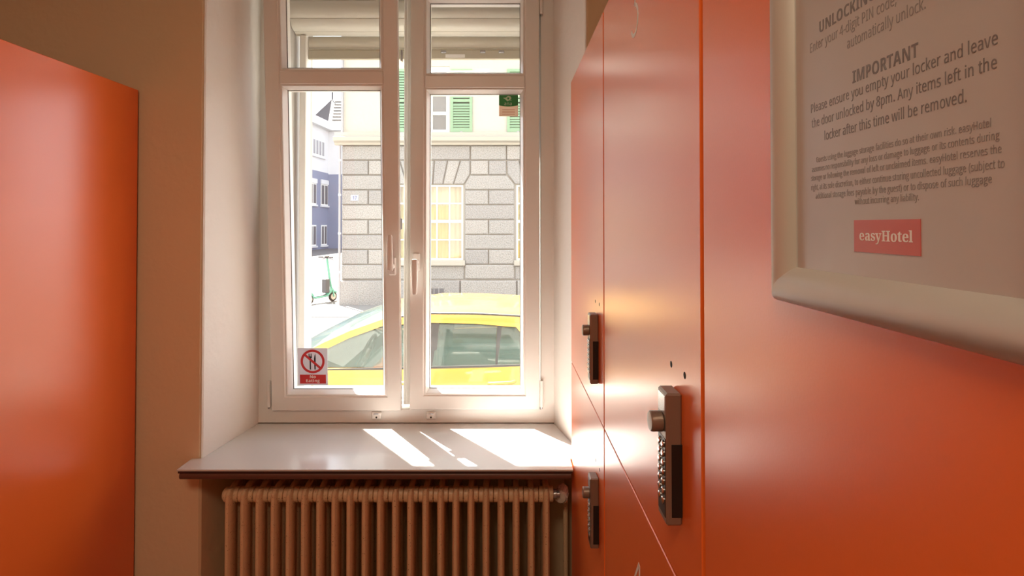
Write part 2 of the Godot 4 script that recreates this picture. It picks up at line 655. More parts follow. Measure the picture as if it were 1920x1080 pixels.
func build_stone_building() -> void:
	var c := on_face(640, 425)
	var t := thing("stone_building", "pale building across the street with grey granite ground floor and green shutters", "building", w(0, STREET, FACE))
	var rightmost := on_face(1416, 0).x
	# body behind the stones, with holes left at the windows
	var cols := [640.0, 744.0, 868.0, 968.0, 1092.0, 1192.0, 1316.0, 1416.0]
	var top := on_face(0, 262).y
	for i in cols.size() - 1:
		var x0 := on_face(cols[i], 0).x
		var x1 := on_face(cols[i + 1], 0).x
		if i % 2 == 0:
			part("backing_wall", Geo.new().box(w(x0, STREET, FACE + 0.06), w(x1, top, FACE + 0.5)), M.mortar, t)
		else:
			part("backing_wall", Geo.new().box(w(x0, STREET, FACE + 0.06), w(x1, on_face(0, 488).y, FACE + 0.5)), M.mortar, t)
			part("backing_wall", Geo.new().box(w(x0, on_face(0, 346).y, FACE + 0.06), w(x1, top, FACE + 0.5)), M.mortar, t)
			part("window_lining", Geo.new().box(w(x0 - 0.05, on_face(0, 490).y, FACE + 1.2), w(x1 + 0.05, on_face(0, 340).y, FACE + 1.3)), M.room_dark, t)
	part("side_wall", Geo.new().box(w(c.x, STREET, FACE + 0.5), w(c.x + 0.4, top, FACE + 9)), M.cream_render, t)
	# stones
	var n := 0
	for b in 3:
		var s := 224.0 * b
		# course under the cornice
		stone_block(rect(725.6 + s, 881.6 + s, 272, 300), t, n + 1)
		stone_block(rect(881.6 + s, 949.7 + s, 272, 300), t, n)
		stone_block(rect(881.6 + s, 916 + s, 300, 328), t, n + 2)
		stone_block(rect(916 + s, 949.7 + s, 300, 328), t, n + 1)
		# flat arch
		var up := [728.0, 749.0, 773.0, 798.0, 814.0, 839.0, 863.0, 884.0]
		var dn := [744.0, 762.0, 781.5, 801.0, 811.0, 830.5, 850.0, 868.0]
		for k in 7:
			var q := [[up[k] + s, 300.0], [up[k + 1] + s, 300.0], [dn[k + 1] + s, 346.0], [dn[k] + s, 346.0]]
			if k == 6:
				q = [[863.0 + s, 300.0], [881.6 + s, 300.0], [881.6 + s, 327.0], [868.0 + s, 346.0], [850.0 + s, 346.0]]
			if k == 0:
				q = [[725.6 + s, 300.0], [749.0 + s, 300.0], [762.0 + s, 346.0], [744.0 + s, 346.0], [727.0 + s, 327.0]]
			stone_block(q, t, n + k)
		# pier head and pier
		stone_block([[880 + s, 328], [951 + s, 328], [965 + s, 346], [965 + s, 356], [871 + s, 356], [871 + s, 346]], t, n)
		for r in 6:
			var y0 := 356.0 + 28.0 * r
			if r % 2 == 0:
				stone_block(rect(871 + s, 916 + s, y0, y0 + 28), t, n + r)
				stone_block(rect(916 + s, 965 + s, y0, y0 + 28), t, n + r + 1)
			else:
				stone_block(rect(871 + s, 965 + s, y0, y0 + 28), t, n + r)
		# below the window
		stone_block(rect(741 + s, 871 + s, 498, 525), t, n, "spandrel_stone", -0.03)
		stone_block(rect(745 + s, 863 + s, 525, 575), t, n + 1, "plinth_stone", 0.06)
		stone_block(rect(863 + s, 969 + s, 525, 575), t, n + 2, "plinth_stone", 0.06)
		var v0 := on_face(789 + s, 550)
		var v1 := on_face(833 + s, 540)
		part("cellar_vent", Geo.new().box(w(v0.x, v0.y, FACE - 0.068), w(v1.x, v1.y, FACE - 0.05)), M.room_dark, t)
		for k in 4:
			part("vent_bar", Geo.new().box(w(v0.x + 0.1 + 0.125 * k, v0.y, FACE - 0.078), w(v0.x + 0.115 + 0.125 * k, v1.y, FACE - 0.068)), M.zinc, t)
		n += 1
	# corner pier
	stone_block(rect(640, 725.6, 272, 300), t, 0)
	stone_block(rect(640, 690, 300, 328), t, 1)
	stone_block(rect(690, 725.6, 300, 328), t, 2)
	stone_block([[640, 328], [730, 328], [741, 346], [741, 356], [640, 356]], t, 0)
	for r in 6:
		var y0 := 356.0 + 28.0 * r
		if r % 2 == 0:
			stone_block(rect(640, 690, y0, y0 + 28), t, r)
			stone_block(rect(690, 741, y0, y0 + 28), t, r + 1)
		else:
			stone_block(rect(640, 741, y0, y0 + 28), t, r + 1)
	stone_block(rect(637, 745, 525, 575), t, 1, "plinth_stone", 0.06)
	# cornice
	var cy := on_face(0, 272).y
	var prof := [Vector2(0.05, cy), Vector2(-0.08, cy), Vector2(-0.10, cy + 0.05), Vector2(-0.20, cy + 0.09), Vector2(-0.22, cy + 0.19), Vector2(-0.08, cy + 0.23), Vector2(-0.08, cy + 0.33), Vector2(0.08, cy + 0.35)]
	part("cornice", Geo.new().prism(prof, func(p: Vector2, x: float) -> Vector3: return w(x, p.y, FACE + p.x), c.x - 0.16, rightmost), M.cornice_stone, t)
	# upper storey
	var base := cy + 0.33
	var roof := 5.6  # unseen eaves, kept low so that more sky lights the room
	var ups := [727.0, 770.0, 842.0, 951.0, 994.0, 1066.0, 1175.0, 1218.0, 1290.0]
	var wtop := on_face(0, 122).y
	var wbot := on_face(0, 248).y
	var x_from := c.x
	for k in 3:
		var a := on_face(770 + 224.0 * k, 0).x
		var b := on_face(842 + 224.0 * k, 0).x
		part("upper_wall", Geo.new().box(w(x_from, base, FACE + 0.05), w(a, roof, FACE + 0.45)), M.cream_render, t)
		part("upper_wall", Geo.new().box(w(a, base, FACE + 0.05), w(b, wbot, FACE + 0.45)), M.cream_render, t)
		part("upper_wall", Geo.new().box(w(a, wtop, FACE + 0.05), w(b, roof, FACE + 0.45)), M.cream_render, t)
		x_from = b
		upper_window(t, a, b, wbot, wtop)
		for sd in [-1.0, 1.0]:
			var e: float = b + 0.03 if sd > 0 else a - 0.03 - 0.57
			wall_shutter(t, e, e + 0.57, on_face(0, 247).y, on_face(0, 128).y)
	part("upper_wall", Geo.new().box(w(x_from, base, FACE + 0.05), w(rightmost, roof, FACE + 0.45)), M.cream_render, t)
	part("side_wall", Geo.new().box(w(c.x, base, FACE + 0.45), w(c.x + 0.4, roof, FACE + 9)), M.cream_render, t)
	part("roof", Geo.new().prism([Vector2(-0.5, roof), Vector2(4.5, roof + 2.2), Vector2(9.4, roof), Vector2(9.4, roof - 0.12), Vector2(-0.5, roof - 0.12)], func(p: Vector2, x: float) -> Vector3: return w(x, p.y, FACE + p.x), c.x - 0.3, rightmost + 0.3), M.slate, t)
	# ground floor windows
	for k in 3:
		ground_window(t, 224.0 * k)
	# rain pipe on the corner
	var pipe := part("downpipe", Geo.new().tube([w(c.x - 0.03, STREET, FACE - 0.05), w(c.x - 0.03, cy - 0.02, FACE - 0.05)], 0.032, 10), M.zinc, t, 40)
	for y in [-1.2, -0.2, 0.8, 1.7]:
		part("pipe_clamp", Geo.new().tube([w(c.x - 0.03, y, FACE - 0.05), w(c.x - 0.03, y + 0.05, FACE - 0.05)], 0.042, 10), M.far_white, pipe, 40)
	part("downpipe", Geo.new().tube([w(c.x + 0.02, cy + 0.33, FACE - 0.02), w(c.x + 0.02, roof, FACE - 0.02)], 0.035, 10), M.zinc, t, 40)
	# house number
	var np := on_face(665, 371)
	var plate := part("house_number", Geo.new().box(w(np.x - 0.10, np.y - 0.075, FACE - 0.012), w(np.x + 0.10, np.y + 0.075, FACE + 0.002), 0.004), M.plate_blue, t)
	print_text("number", "17", M.plate_ink, plate, w(np.x, np.y, FACE - 0.0125), Basis(), 0.11, 0.10, true)

func upper_window(t: Node3D, a: float, b: float, y0: float, y1: float) -> void:
	var pos := func(x: float, y: float, d: float) -> Vector3: return w(x, y, FACE + d)
	for g in mitred(a, b, y0, y1, [[0.0, 0.25], [0.0, 0.10], [0.09, 0.10], [0.09, 0.25]], pos):
		part("window_frame", g, M.white_paint, t)
	var mid := (a + b) / 2.0
	var cross := lerpf(y0, y1, 0.30)
	part("window_frame", Geo.new().box(w(mid - 0.05, y0 + 0.09, FACE + 0.1), w(mid + 0.05, y1 - 0.09, FACE + 0.22)), M.white_paint, t)
	for s in [[a + 0.09, mid - 0.05], [mid + 0.05, b - 0.09]]:
		part("glazing_bar", Geo.new().box(w(s[0], cross - 0.04, FACE + 0.11), w(s[1], cross + 0.04, FACE + 0.2)), M.white_paint, t)
		part("pane", Geo.new().box(w(s[0], y0 + 0.09, FACE + 0.17), w(s[1], cross - 0.04, FACE + 0.176)), M.window_glass, t)
		part("pane", Geo.new().box(w(s[0], cross + 0.04, FACE + 0.17), w(s[1], y1 - 0.09, FACE + 0.176)), M.window_glass, t)
	part("room_dark_sheet", Geo.new().box(w(a, y0, FACE + 0.42), w(b, y1, FACE + 0.44)), M.room_dark, t)  # dark sheet close behind the panes, standing for the unlit room
	part("window_ledge", Geo.new().box(w(a - 0.15, y0 - 0.06, FACE - 0.04), w(b + 0.15, y0, FACE + 0.2), 0.01), M.cornice_stone, t)

func wall_shutter(t: Node3D, x0: float, x1: float, y0: float, y1: float) -> void:
	var pos := func(x: float, y: float, d: float) -> Vector3: return w(x, y, FACE + d)
	var sh := Node3D.new()
	sh.name = "shutter"
	t.add_child(sh, true)
	for g in mitred(x0, x1, y0, y1, [[0.0, 0.045], [0.0, 0.0], [0.07, 0.0], [0.07, 0.045]], pos):
		part("shutter_frame", g, M.shutter_green, sh)
	part("shutter_gap_sheet", Geo.new().box(w(x0 + 0.05, y0 + 0.05, FACE + 0.036), w(x1 - 0.05, y1 - 0.05, FACE + 0.044)), M.shutter_gap_shade, sh)  # dark sheet; shade between the louvers put into its colour
	part("shutter_rail", Geo.new().box(w(x0 + 0.07, (y0 + y1) / 2 - 0.035, FACE), w(x1 - 0.07, (y0 + y1) / 2 + 0.035, FACE + 0.035)), M.shutter_green, sh)
	var count := 22
	for i in count:
		var y := lerpf(y0 + 0.10, y1 - 0.10, float(i) / (count - 1))
		if absf(y - (y0 + y1) / 2) < 0.06:
			continue
		var pr := [Vector2(0.002, y - 0.036), Vector2(0.008, y - 0.036), Vector2(0.034, y + 0.024), Vector2(0.028, y + 0.024)]
		part("louver", Geo.new().prism(pr, func(p: Vector2, x: float) -> Vector3: return w(x, p.y, FACE + p.x), x0 + 0.07, x1 - 0.07), M.shutter_green, sh)
	part("shutter_catch", Geo.new().box(w((x0 + x1) / 2 - 0.03, y0 - 0.07, FACE - 0.02), w((x0 + x1) / 2 + 0.03, y0 + 0.02, FACE + 0.05)), M.zinc, sh)

func ground_window(t: Node3D, s: float) -> void:
	var a := on_face(744 + s, 488)
	var b := on_face(868 + s, 346)
	var pos := func(x: float, y: float, d: float) -> Vector3: return w(x, y, FACE + d)
	var wn := Node3D.new()
	wn.name = "mullioned_window"
	t.add_child(wn, true)
	for g in mitred(a.x, b.x, a.y, b.y, [[0.0, 0.26], [0.0, 0.10], [0.045, 0.10], [0.045, 0.26]], pos):
		part("window_frame", g, M.white_paint, wn)
	var xs := []
	for k in 6:
		xs.append(lerpf(a.x + 0.03, b.x - 0.03, k / 5.0))
	var ys := [on_face(0, 486).y, on_face(0, 450).y, on_face(0, 415).y, on_face(0, 381).y, on_face(0, 347).y]
	for k in range(1, 5):
		part("glazing_bar", Geo.new().box(w(xs[k] - 0.016, a.y, FACE + 0.13), w(xs[k] + 0.016, b.y, FACE + 0.19)), M.white_paint, wn)
	for k in range(1, 4):
		var h := 0.035 if k == 2 else 0.016
		part("glazing_bar", Geo.new().box(w(a.x, ys[k] - h, FACE + 0.12), w(b.x, ys[k] + h, FACE + 0.18)), M.white_paint, wn)
	for i in 5:
		for j in 4:
			part("pane", Geo.new().box(w(xs[i] + 0.016, ys[j] + 0.016, FACE + 0.155), w(xs[i + 1] - 0.016, ys[j + 1] - 0.016, FACE + 0.160)), M.window_glass, wn)
	# curtains with folds
	var hang := func(x0: float, x1: float, y0: float, y1: float, d: float) -> Geo:
		var f := func(u: float, v: float) -> Vector3:
			var x := lerpf(x0, x1, u)
			return w(x, lerpf(y0, y1, v), d + 0.02 * sin(x * 42.0))
		return Geo.new().sheet(f, 30, 1, Vector3(0, 0, -0.01))
	part("curtain", hang.call(xs[0], xs[5], ys[0], ys[4], FACE + 0.36), M.curtain_cream, wn, 40)
	part("curtain", hang.call(xs[0], lerpf(xs[3], xs[4], 0.85), ys[0], on_face(0, 384).y, FACE + 0.31), M.curtain_yellow, wn, 40)
	part("window_ledge", Geo.new().box(w(a.x - 0.06, on_face(0, 498).y, FACE - 0.06), w(b.x + 0.06, on_face(0, 488).y, FACE + 0.2), 0.012), M.cornice_stone, wn)

func build_far_building() -> void:
	var t := thing("far_building", "white and slate-blue building at the far end of the street", "building", w(-16.65, STREET, 50))
	# wing along the street, then the wing that closes it
	var dir := Vector2(-1.2, -14.0)     # X, D from the inner corner towards us
	var c := Vector2(-16.65, 50.0)
	var along := func(s: float) -> Vector2: return c + dir * (s / 14.05)     # s metres from the corner
	var wing := func(s0: float, s1: float, y0: float, y1: float, out: float, deep: float) -> Geo:
		var n := Vector2(14.0, -1.2).normalized()
		var p0: Vector2 = along.call(s0)
		var p1: Vector2 = along.call(s1)
		var q := [p0 + n * out, p1 + n * out, p1 - n * deep, p0 - n * deep]
		return Geo.new().prism(q, func(p: Vector2, y: float) -> Vector3: return w(p.x, y, p.y), y0, y1)
	part("blue_wall", wing.call(-6, 16, STREET, 5.0, 0.0, 6.0), M.far_blue, t)
	part("white_wall", wing.call(-6, 16, 5.0, 9.0, 0.0, 6.0), M.far_white, t)
	part("eaves", wing.call(-6, 16, 9.0, 9.7, 0.45, 6.0), M.far_white, t)
	part("blue_wall", Geo.new().box(w(-16.65, STREET, 50), w(-6, 4.9, 56)), M.far_blue, t)
	part("white_wall", Geo.new().box(w(-16.65, 4.9, 50.02), w(-6, 9.0, 56)), M.far_white, t)
	part("eaves", Geo.new().box(w(-16.65, 9.0, 49.6), w(-6, 9.7, 56)), M.far_white, t)
	# windows of the wing: [from, to, low, high, lights, lintel]
	for a in [[0.9, 3.35, 6.35, 7.85, 4, 0.0], [2.55, 3.95, 1.95, 3.85, 2, 0.4], [0.1, 1.6, 1.95, 3.9, 2, 0.4], [2.55, 3.95, -1.7, 0.15, 2, 0.0], [0.3, 1.5, -1.7, 0.15, 2, 0.0], [5.4, 6.9, 1.95, 3.85, 2, 0.4], [5.2, 7.6, 6.35, 7.85, 4, 0.0]]:
		var win := part("window", wing.call(a[0], a[1], a[2], a[3], 0.03, 0.1), M.white_paint, t)
		var step: float = (a[1] - a[0]) / a[4]
		for k in a[4]:
			part("pane", wing.call(a[0] + step * k + 0.10, a[0] + step * (k + 1) - 0.10, a[2] + 0.12, a[3] - 0.12, 0.05, 0.0), M.room_dark if a[4] == 2 else M.zinc, win)
		part("window_ledge", wing.call(a[0] - 0.1, a[1] + 0.1, a[2] - 0.15, a[2], 0.14, 0.0), M.far_white, win)
		if a[5] > 0:
			part("lintel", wing.call(a[0] - 0.05, a[1] + 0.05, a[3], a[3] + a[5], 0.10, 0.0), M.far_white, win)
	# hipped roof of the closing wing
	var e0 := w(-16.7, 9.7, 50)
	var e1 := w(-6, 9.7, 50)
	var r0 := w(-17.7, 13.0, 54.2)
	var r1 := w(-6, 13.0, 54.2)
	var h0 := w(-20.2, 11.9, 56.5)
	var b0 := w(-20.2, 9.7, 58.4)
	var b1 := w(-6, 9.7, 58.4)
	var gt := Geo.new()
	gt.quad(e0, e1, r1, r0)
	gt.quad(r0, r1, b1, b0)
	gt.tri(e1, b1, r1)
	part("tiled_roof", gt, M.tile_pale, t)
	var gs := Geo.new()
	gs.tri(e0, r0, h0)
	gs.tri(h0, r0, b0)
	gs.quad(e0, h0, b0, b0 + Vector3(0.3, 0, 0))
	part("slate_roof", gs, M.slate, t)
	for k in 8:
		var q := k / 8.0
		part("tile_course", Geo.new().tube([e0.lerp(r0, q) + Vector3(0.35, 0.03, 0.03), e1.lerp(r1, q) + Vector3(0, 0.03, 0.03)], 0.05, 6), M.tile_pale, t)
	part("aerial", Geo.new().tube([w(-17.6, 12.9, 54.0), w(-17.6, 14.2, 54.0)], 0.06, 6), M.slate, t)

# ------------------------------------------------------------------ window
func sash(win: Node3D, x0: float, x1: float, y0: float, y1: float, tilt: float, handle_x: float, handle_y: float, up: bool) -> Node3D:
	var s := Node3D.new()
	s.name = "sash"
	win.add_child(s, true)
	s.transform = origin_of(win).affine_inverse() * Transform3D(Basis(), w((x0 + x1) / 2, y0, 2.0))
	var pos := func(x: float, y: float, d: float) -> Vector3: return w(x, y, d)
	var zf := 1.940
	var zb := 2.004
	var c := 0.004
	var names := ["bottom_rail", "stile", "top_rail", "stile"]
	var k := 0
	for g in mitred(x0, x1, y0, y1, [[0.012, zb], [0.012, zf + 0.022], [0.0, zf + 0.020], [0.0, zf + c], [c * 0.3, zf + c * 0.3], [c, zf], [0.053 - c, zf], [0.053, zf + c], [0.053, zb]], pos):
		part(names[k], g, M.white_plastic, s)
		k += 1
	part("transom", Geo.new().box(w(x0 + 0.053, 0.507, zf), w(x1 - 0.053, 0.553, zb), 0.003), M.white_plastic, s)
	for r in [[y0 + 0.053, 0.507], [0.553, y1 - 0.053]]:
		for g in mitred(x0 + 0.053, x1 - 0.053, r[0], r[1], [[0.0, zb], [0.0, zf + 0.004], [0.005, zf + 0.003], [0.007, zf + 0.005], [0.0155, zf + 0.027], [0.016, zf + 0.030], [0.016, zb]], pos):
			part("glazing_bead", g, M.white_plastic, s)
		for g in mitred(x0 + 0.0665, x1 - 0.0665, r[0] + 0.0135, r[1] - 0.0135, [[0.0, zf + 0.0335], [0.0, zf + 0.0305], [0.0045, zf + 0.0305], [0.0045, zf + 0.0335]], pos):
			part("seal", g, M.grey_rubber, s)
		part("pane", Geo.new().box(w(x0 + 0.066, r[0] + 0.013, 1.974), w(x1 - 0.066, r[1] - 0.013, 1.980)), M.window_glass, s)
	# handle: rose, neck and lever
	part("handle_rose", Geo.new().box(w(handle_x - 0.014, handle_y - 0.034, zf - 0.011), w(handle_x + 0.014, handle_y + 0.034, zf), 0.005), M.white_plastic, s)
	part("handle_neck", Geo.new().lathe(w(handle_x, handle_y, zf - 0.01), Vector3(0, 0, 1), [[0.0105, 0.0], [0.0095, 0.012], [0.0095, 0.034]], 16), M.white_plastic, s, 40)
	var q := 1.0 if up else -1.0
	var rings := []
	for a in [[-0.012, 0.0095, 0.006], [-0.008, 0.011, 0.008], [0.02, 0.011, 0.008], [0.07, 0.010, 0.0075], [0.108, 0.0085, 0.0065], [0.114, 0.006, 0.005]]:
		var ring := PackedVector3Array()
		for j in 14:
			var an := TAU * j / 14.0
			ring.append(w(handle_x + a[1] * signf(cos(an)) * pow(absf(cos(an)), 0.6), handle_y + q * a[0], zf - 0.040 + a[2] * sin(an)))
		rings.append(ring)
	part("handle_lever", Geo.new().loft(rings), M.white_plastic, s, 40)
	s.rotate_object_local(Vector3.RIGHT, tilt)
	return s

func build_window() -> void:
	var win := Node3D.new()
	win.name = "window_1"
	win.set_meta("kind", "structure")
	win.set_meta("label", "white two-sash plastic window with its left sash tilted open")
	add_child(win)
	win.position = w(-0.364, -0.715, 1.99)
	var pos := func(x: float, y: float, d: float) -> Vector3: return w(x, y, d)
	var names := ["frame_bottom", "frame_side", "frame_top", "frame_side"]
	var k := 0
	for g in mitred(-0.905, 0.180, -0.717, 0.955, [[0.0, 2.03], [0.0, 1.958], [0.003, 1.955], [0.049, 1.955], [0.0525, 1.958], [0.0525, 2.006], [0.064, 2.006], [0.064, 2.03]], pos):
		part(names[k], g, M.white_plastic, win)
		k += 1
	# the frame behind the meeting stiles stays open; sashes fill it
	var top := 0.898
	var left := sash(win, -0.848, -0.378, -0.6635, top, 0.061, -0.404, -0.135, true)
	var right := sash(win, -0.349, 0.1235, -0.6635, top, 0.0, -0.3235, -0.128, false)
	part("astragal", Geo.new().box(w(-0.3765, -0.655, 1.970), w(-0.336, top - 0.004, 1.999), 0.003), M.white_plastic, right)
	part("astragal", Geo.new().box(w(-0.365, -0.65, 1.962), w(-0.350, top - 0.008, 1.971), 0.003), M.white_plastic, right)
	for y in [0.625, 0.01]:
		part("catch_plate", Geo.new().box(w(-0.3835, y - 0.02, 1.938), w(-0.3775, y + 0.02, 1.955), 0.001), M.lock_plate, left)
	# hinges and keeps
	for h in [[-0.860, -0.655, -0.560], [0.131, -0.655, -0.560], [0.131, 0.78, 0.86]]:
		part("hinge", Geo.new().lathe(w(h[0], h[1], 1.947), Vector3(0, 1, 0), [[0.0055, 0.0], [0.007, 0.003], [0.007, h[2] - h[1] - 0.003], [0.0055, h[2] - h[1]]], 14), M.white_plastic, win, 40)
		part("hinge_pin", Geo.new().lathe(w(h[0], h[1] - 0.006, 1.947), Vector3(0, 1, 0), [[0.004, 0.0], [0.004, 0.006]], 10), M.lock_plate, win, 40)
	for x in [-0.469, -0.271]:
		var kp := part("keep", Geo.new().box(w(x - 0.018, -0.700, 1.945), w(x + 0.018, -0.674, 1.957), 0.003), M.white_plastic, win)
		part("keep_slot", Geo.new().box(w(x - 0.010, -0.682, 1.9440), w(x + 0.008, -0.677, 1.9455)), M.lock_plate, kp)
		part("screw", Geo.new().lathe(w(x, -0.692, 1.946), Vector3(0, 0, 1), [[0.0035, 0.0], [0.0035, 0.0018]], 10), M.dark_hole, kp)

func build_roller_shutter() -> void:
	var t := thing("roller_shutter", "cream roller shutter rolled up outside the top of the window", "roller shutter", w(-0.364, 0.70, 2.18))
	# housing above and before the roll
	part("shutter_box", Geo.new().box(w(-0.842, 0.975, 2.03), w(0.114, 1.0, 2.215)), M.shutter_box, t)
	# rolled slats: each a bowed strip round the roll
	var c := Vector2(2.125, 0.866)
	var r := 0.088
	var slats := 9
	for i in slats:
		var a0 := TAU * i / slats + 0.30
		var a1 := TAU * (i + 1) / slats + 0.30 - 0.025
		var f := func(u: float, v: float) -> Vector3:
			var an := lerpf(a0, a1, u)
			var bow := r * (1.0 + 0.05 * sin(PI * u))
			return w(lerpf(-0.838, 0.110, v), c.y + bow * sin(an) * 1.08, c.x + bow * cos(an) * 0.9)
		var outw := Vector3(0, -sin((a0 + a1) / 2), cos((a0 + a1) / 2)) * 0.009
		part("slat", Geo.new().sheet(f, 6, 1, outw), M.shutter_cream, t, 30)
	# the hanging end between the guides
	for q in [[0.7225, 0.7690, 0.007], [0.7145, 0.7215, 0.002]]:
		var g := func(u: float, v: float) -> Vector3:
			return w(lerpf(-0.797, 0.068, v), lerpf(q[0], q[1], u), 2.146 - q[2] * sin(PI * u))
		part("slat", Geo.new().sheet(g, 5, 1, Vector3(0, 0, -0.006)), M.shutter_cream, t, 30)
	var bar := part("bottom_bar", Geo.new().box(w(-0.797, 0.6745, 2.140), w(0.068, 0.7135, 2.154), 0.003), M.shutter_bar, t)
	part("label_plate", Geo.new().box(w(-0.242, 0.681, 2.1385), w(-0.164, 0.694, 2.1402)), M.print_white, bar)
	for x in [-0.250, -0.092, -0.017]:
		part("bar_clip", Geo.new().box(w(x - 0.011, 0.699, 2.135), w(x + 0.011, 0.710, 2.140), 0.002), M.zinc, bar)
	for x in [-0.822, 0.066]:
		part("guide_rail", Geo.new().box(w(x, -0.69, 2.118), w(x + 0.027, 0.765, 2.170), 0.003), M.white_paint, t)

func build_sill() -> void:
	var t := thing("window_sill", "wide grey window sill with dark brown front edge above the radiator", "window sill", w(-0.364, -0.75, 1.75))
	var plan := func(p: Vector2, y: float) -> Vector3: return w(p.x, y, p.y)
	var top := [Vector2(-0.970, 1.583), Vector2(0.199, 1.583), Vector2(0.199, 1.653), Vector2(0.199, 1.659), Vector2(0.248, 1.666), Vector2(0.176, 1.954), Vector2(-0.901, 1.954), Vector2(-0.939, 1.666), Vector2(-0.941, 1.659), Vector2(-0.970, 1.659)]
	part("board", Geo.new().prism(top, plan, -0.7215, -0.717), M.sill_lacquer, t)
	var under := [Vector2(-0.968, 1.585), Vector2(0.197, 1.585), Vector2(0.197, 1.659), Vector2(-0.968, 1.659)]
	part("front_edge", Geo.new().prism(under, plan, -0.729, -0.7215), M.sill_trim_dark, t)
	var rings := []
	for x in [-0.965, 0.194]:
		var ring := PackedVector3Array()
		for p in [[1.658, -0.729], [1.590, -0.729], [1.5865, -0.733], [1.5855, -0.739], [1.587, -0.745], [1.592, -0.749], [1.658, -0.749]]:
			ring.append(w(x, p[1], p[0]))
		rings.append(ring)
	part("moulding", Geo.new().loft(rings), M.sill_trim, t, 35)
	part("support_board", Geo.new().box(w(-0.938, -0.749, 1.665), w(0.245, -0.7215, 1.858)), M.sill_trim, t)

# ------------------------------------------------------------------ lockers
func keypad_lock(parent: Node3D, z0: float, ytop: float) -> void:
	# body stands out from the door at PX; z0 is its edge nearest the camera
	var l := part("lock", Geo.new().box(w(PX - 0.0185, ytop - 0.151, z0), w(PX, ytop, z0 + 0.034), 0.0022), M.lock_metal, parent, 0.0, "brown metal keypad lock")
	var fx := PX - 0.0185
	part("battery_cover", Geo.new().box(w(PX - 0.0125, ytop - 0.141, z0 - 0.0006), w(PX - 0.0002, ytop - 0.058, z0 + 0.004), 0.0004), M.lock_black, l)
	part("name_plate", Geo.new().box(w(fx - 0.0006, ytop - 0.026, z0 + 0.004), w(fx + 0.001, ytop - 0.004, z0 + 0.030), 0.0004), M.lock_plate, l)
	part("knob", Geo.new().lathe(w(fx, ytop - 0.037, z0 + 0.017), Vector3(-1, 0, 0), [[0.0105, 0.0], [0.0118, 0.001], [0.0118, 0.013], [0.0106, 0.0145], [0.006, 0.0148]], 28), M.lock_metal, l, 35)
	part("keypad", Geo.new().box(w(fx - 0.0006, ytop - 0.143, z0 + 0.003), w(fx + 0.001, ytop - 0.053, z0 + 0.031), 0.0004), M.lock_black, l)
	for r in 7:
		for c in 2:
			part("button", Geo.new().lathe(w(fx - 0.0004, ytop - 0.061 - 0.0108 * r, z0 + 0.0105 + 0.013 * c), Vector3(-1, 0, 0), [[0.0044, 0.0], [0.0044, 0.0012], [0.0032, 0.002]], 14), M.lock_chrome, l, 35)

func stroke(path: Array, half: float, x: float) -> Geo:
	# a flat band along (D, Y) points on the doors, facing the room
	var g := Geo.new()
	var a := PackedVector3Array()
	var b := PackedVector3Array()
	for i in path.size():
		var t: Vector2 = (path[mini(i + 1, path.size() - 1)] - path[maxi(i - 1, 0)]).normalized()
		var n := Vector2(-t.y, t.x) * half
		a.append(w(x, path[i].y + n.y, path[i].x + n.x))
		b.append(w(x, path[i].y - n.y, path[i].x - n.x))
	var off := Vector3(0.0004, 0, 0)
	for i in path.size() - 1:
		var r0 := PackedVector3Array([a[i], b[i], b[i] + off, a[i] + off])
		var r1 := PackedVector3Array([a[i + 1], b[i + 1], b[i + 1] + off, a[i + 1] + off])
		g.loft([r0, r1])
	return g

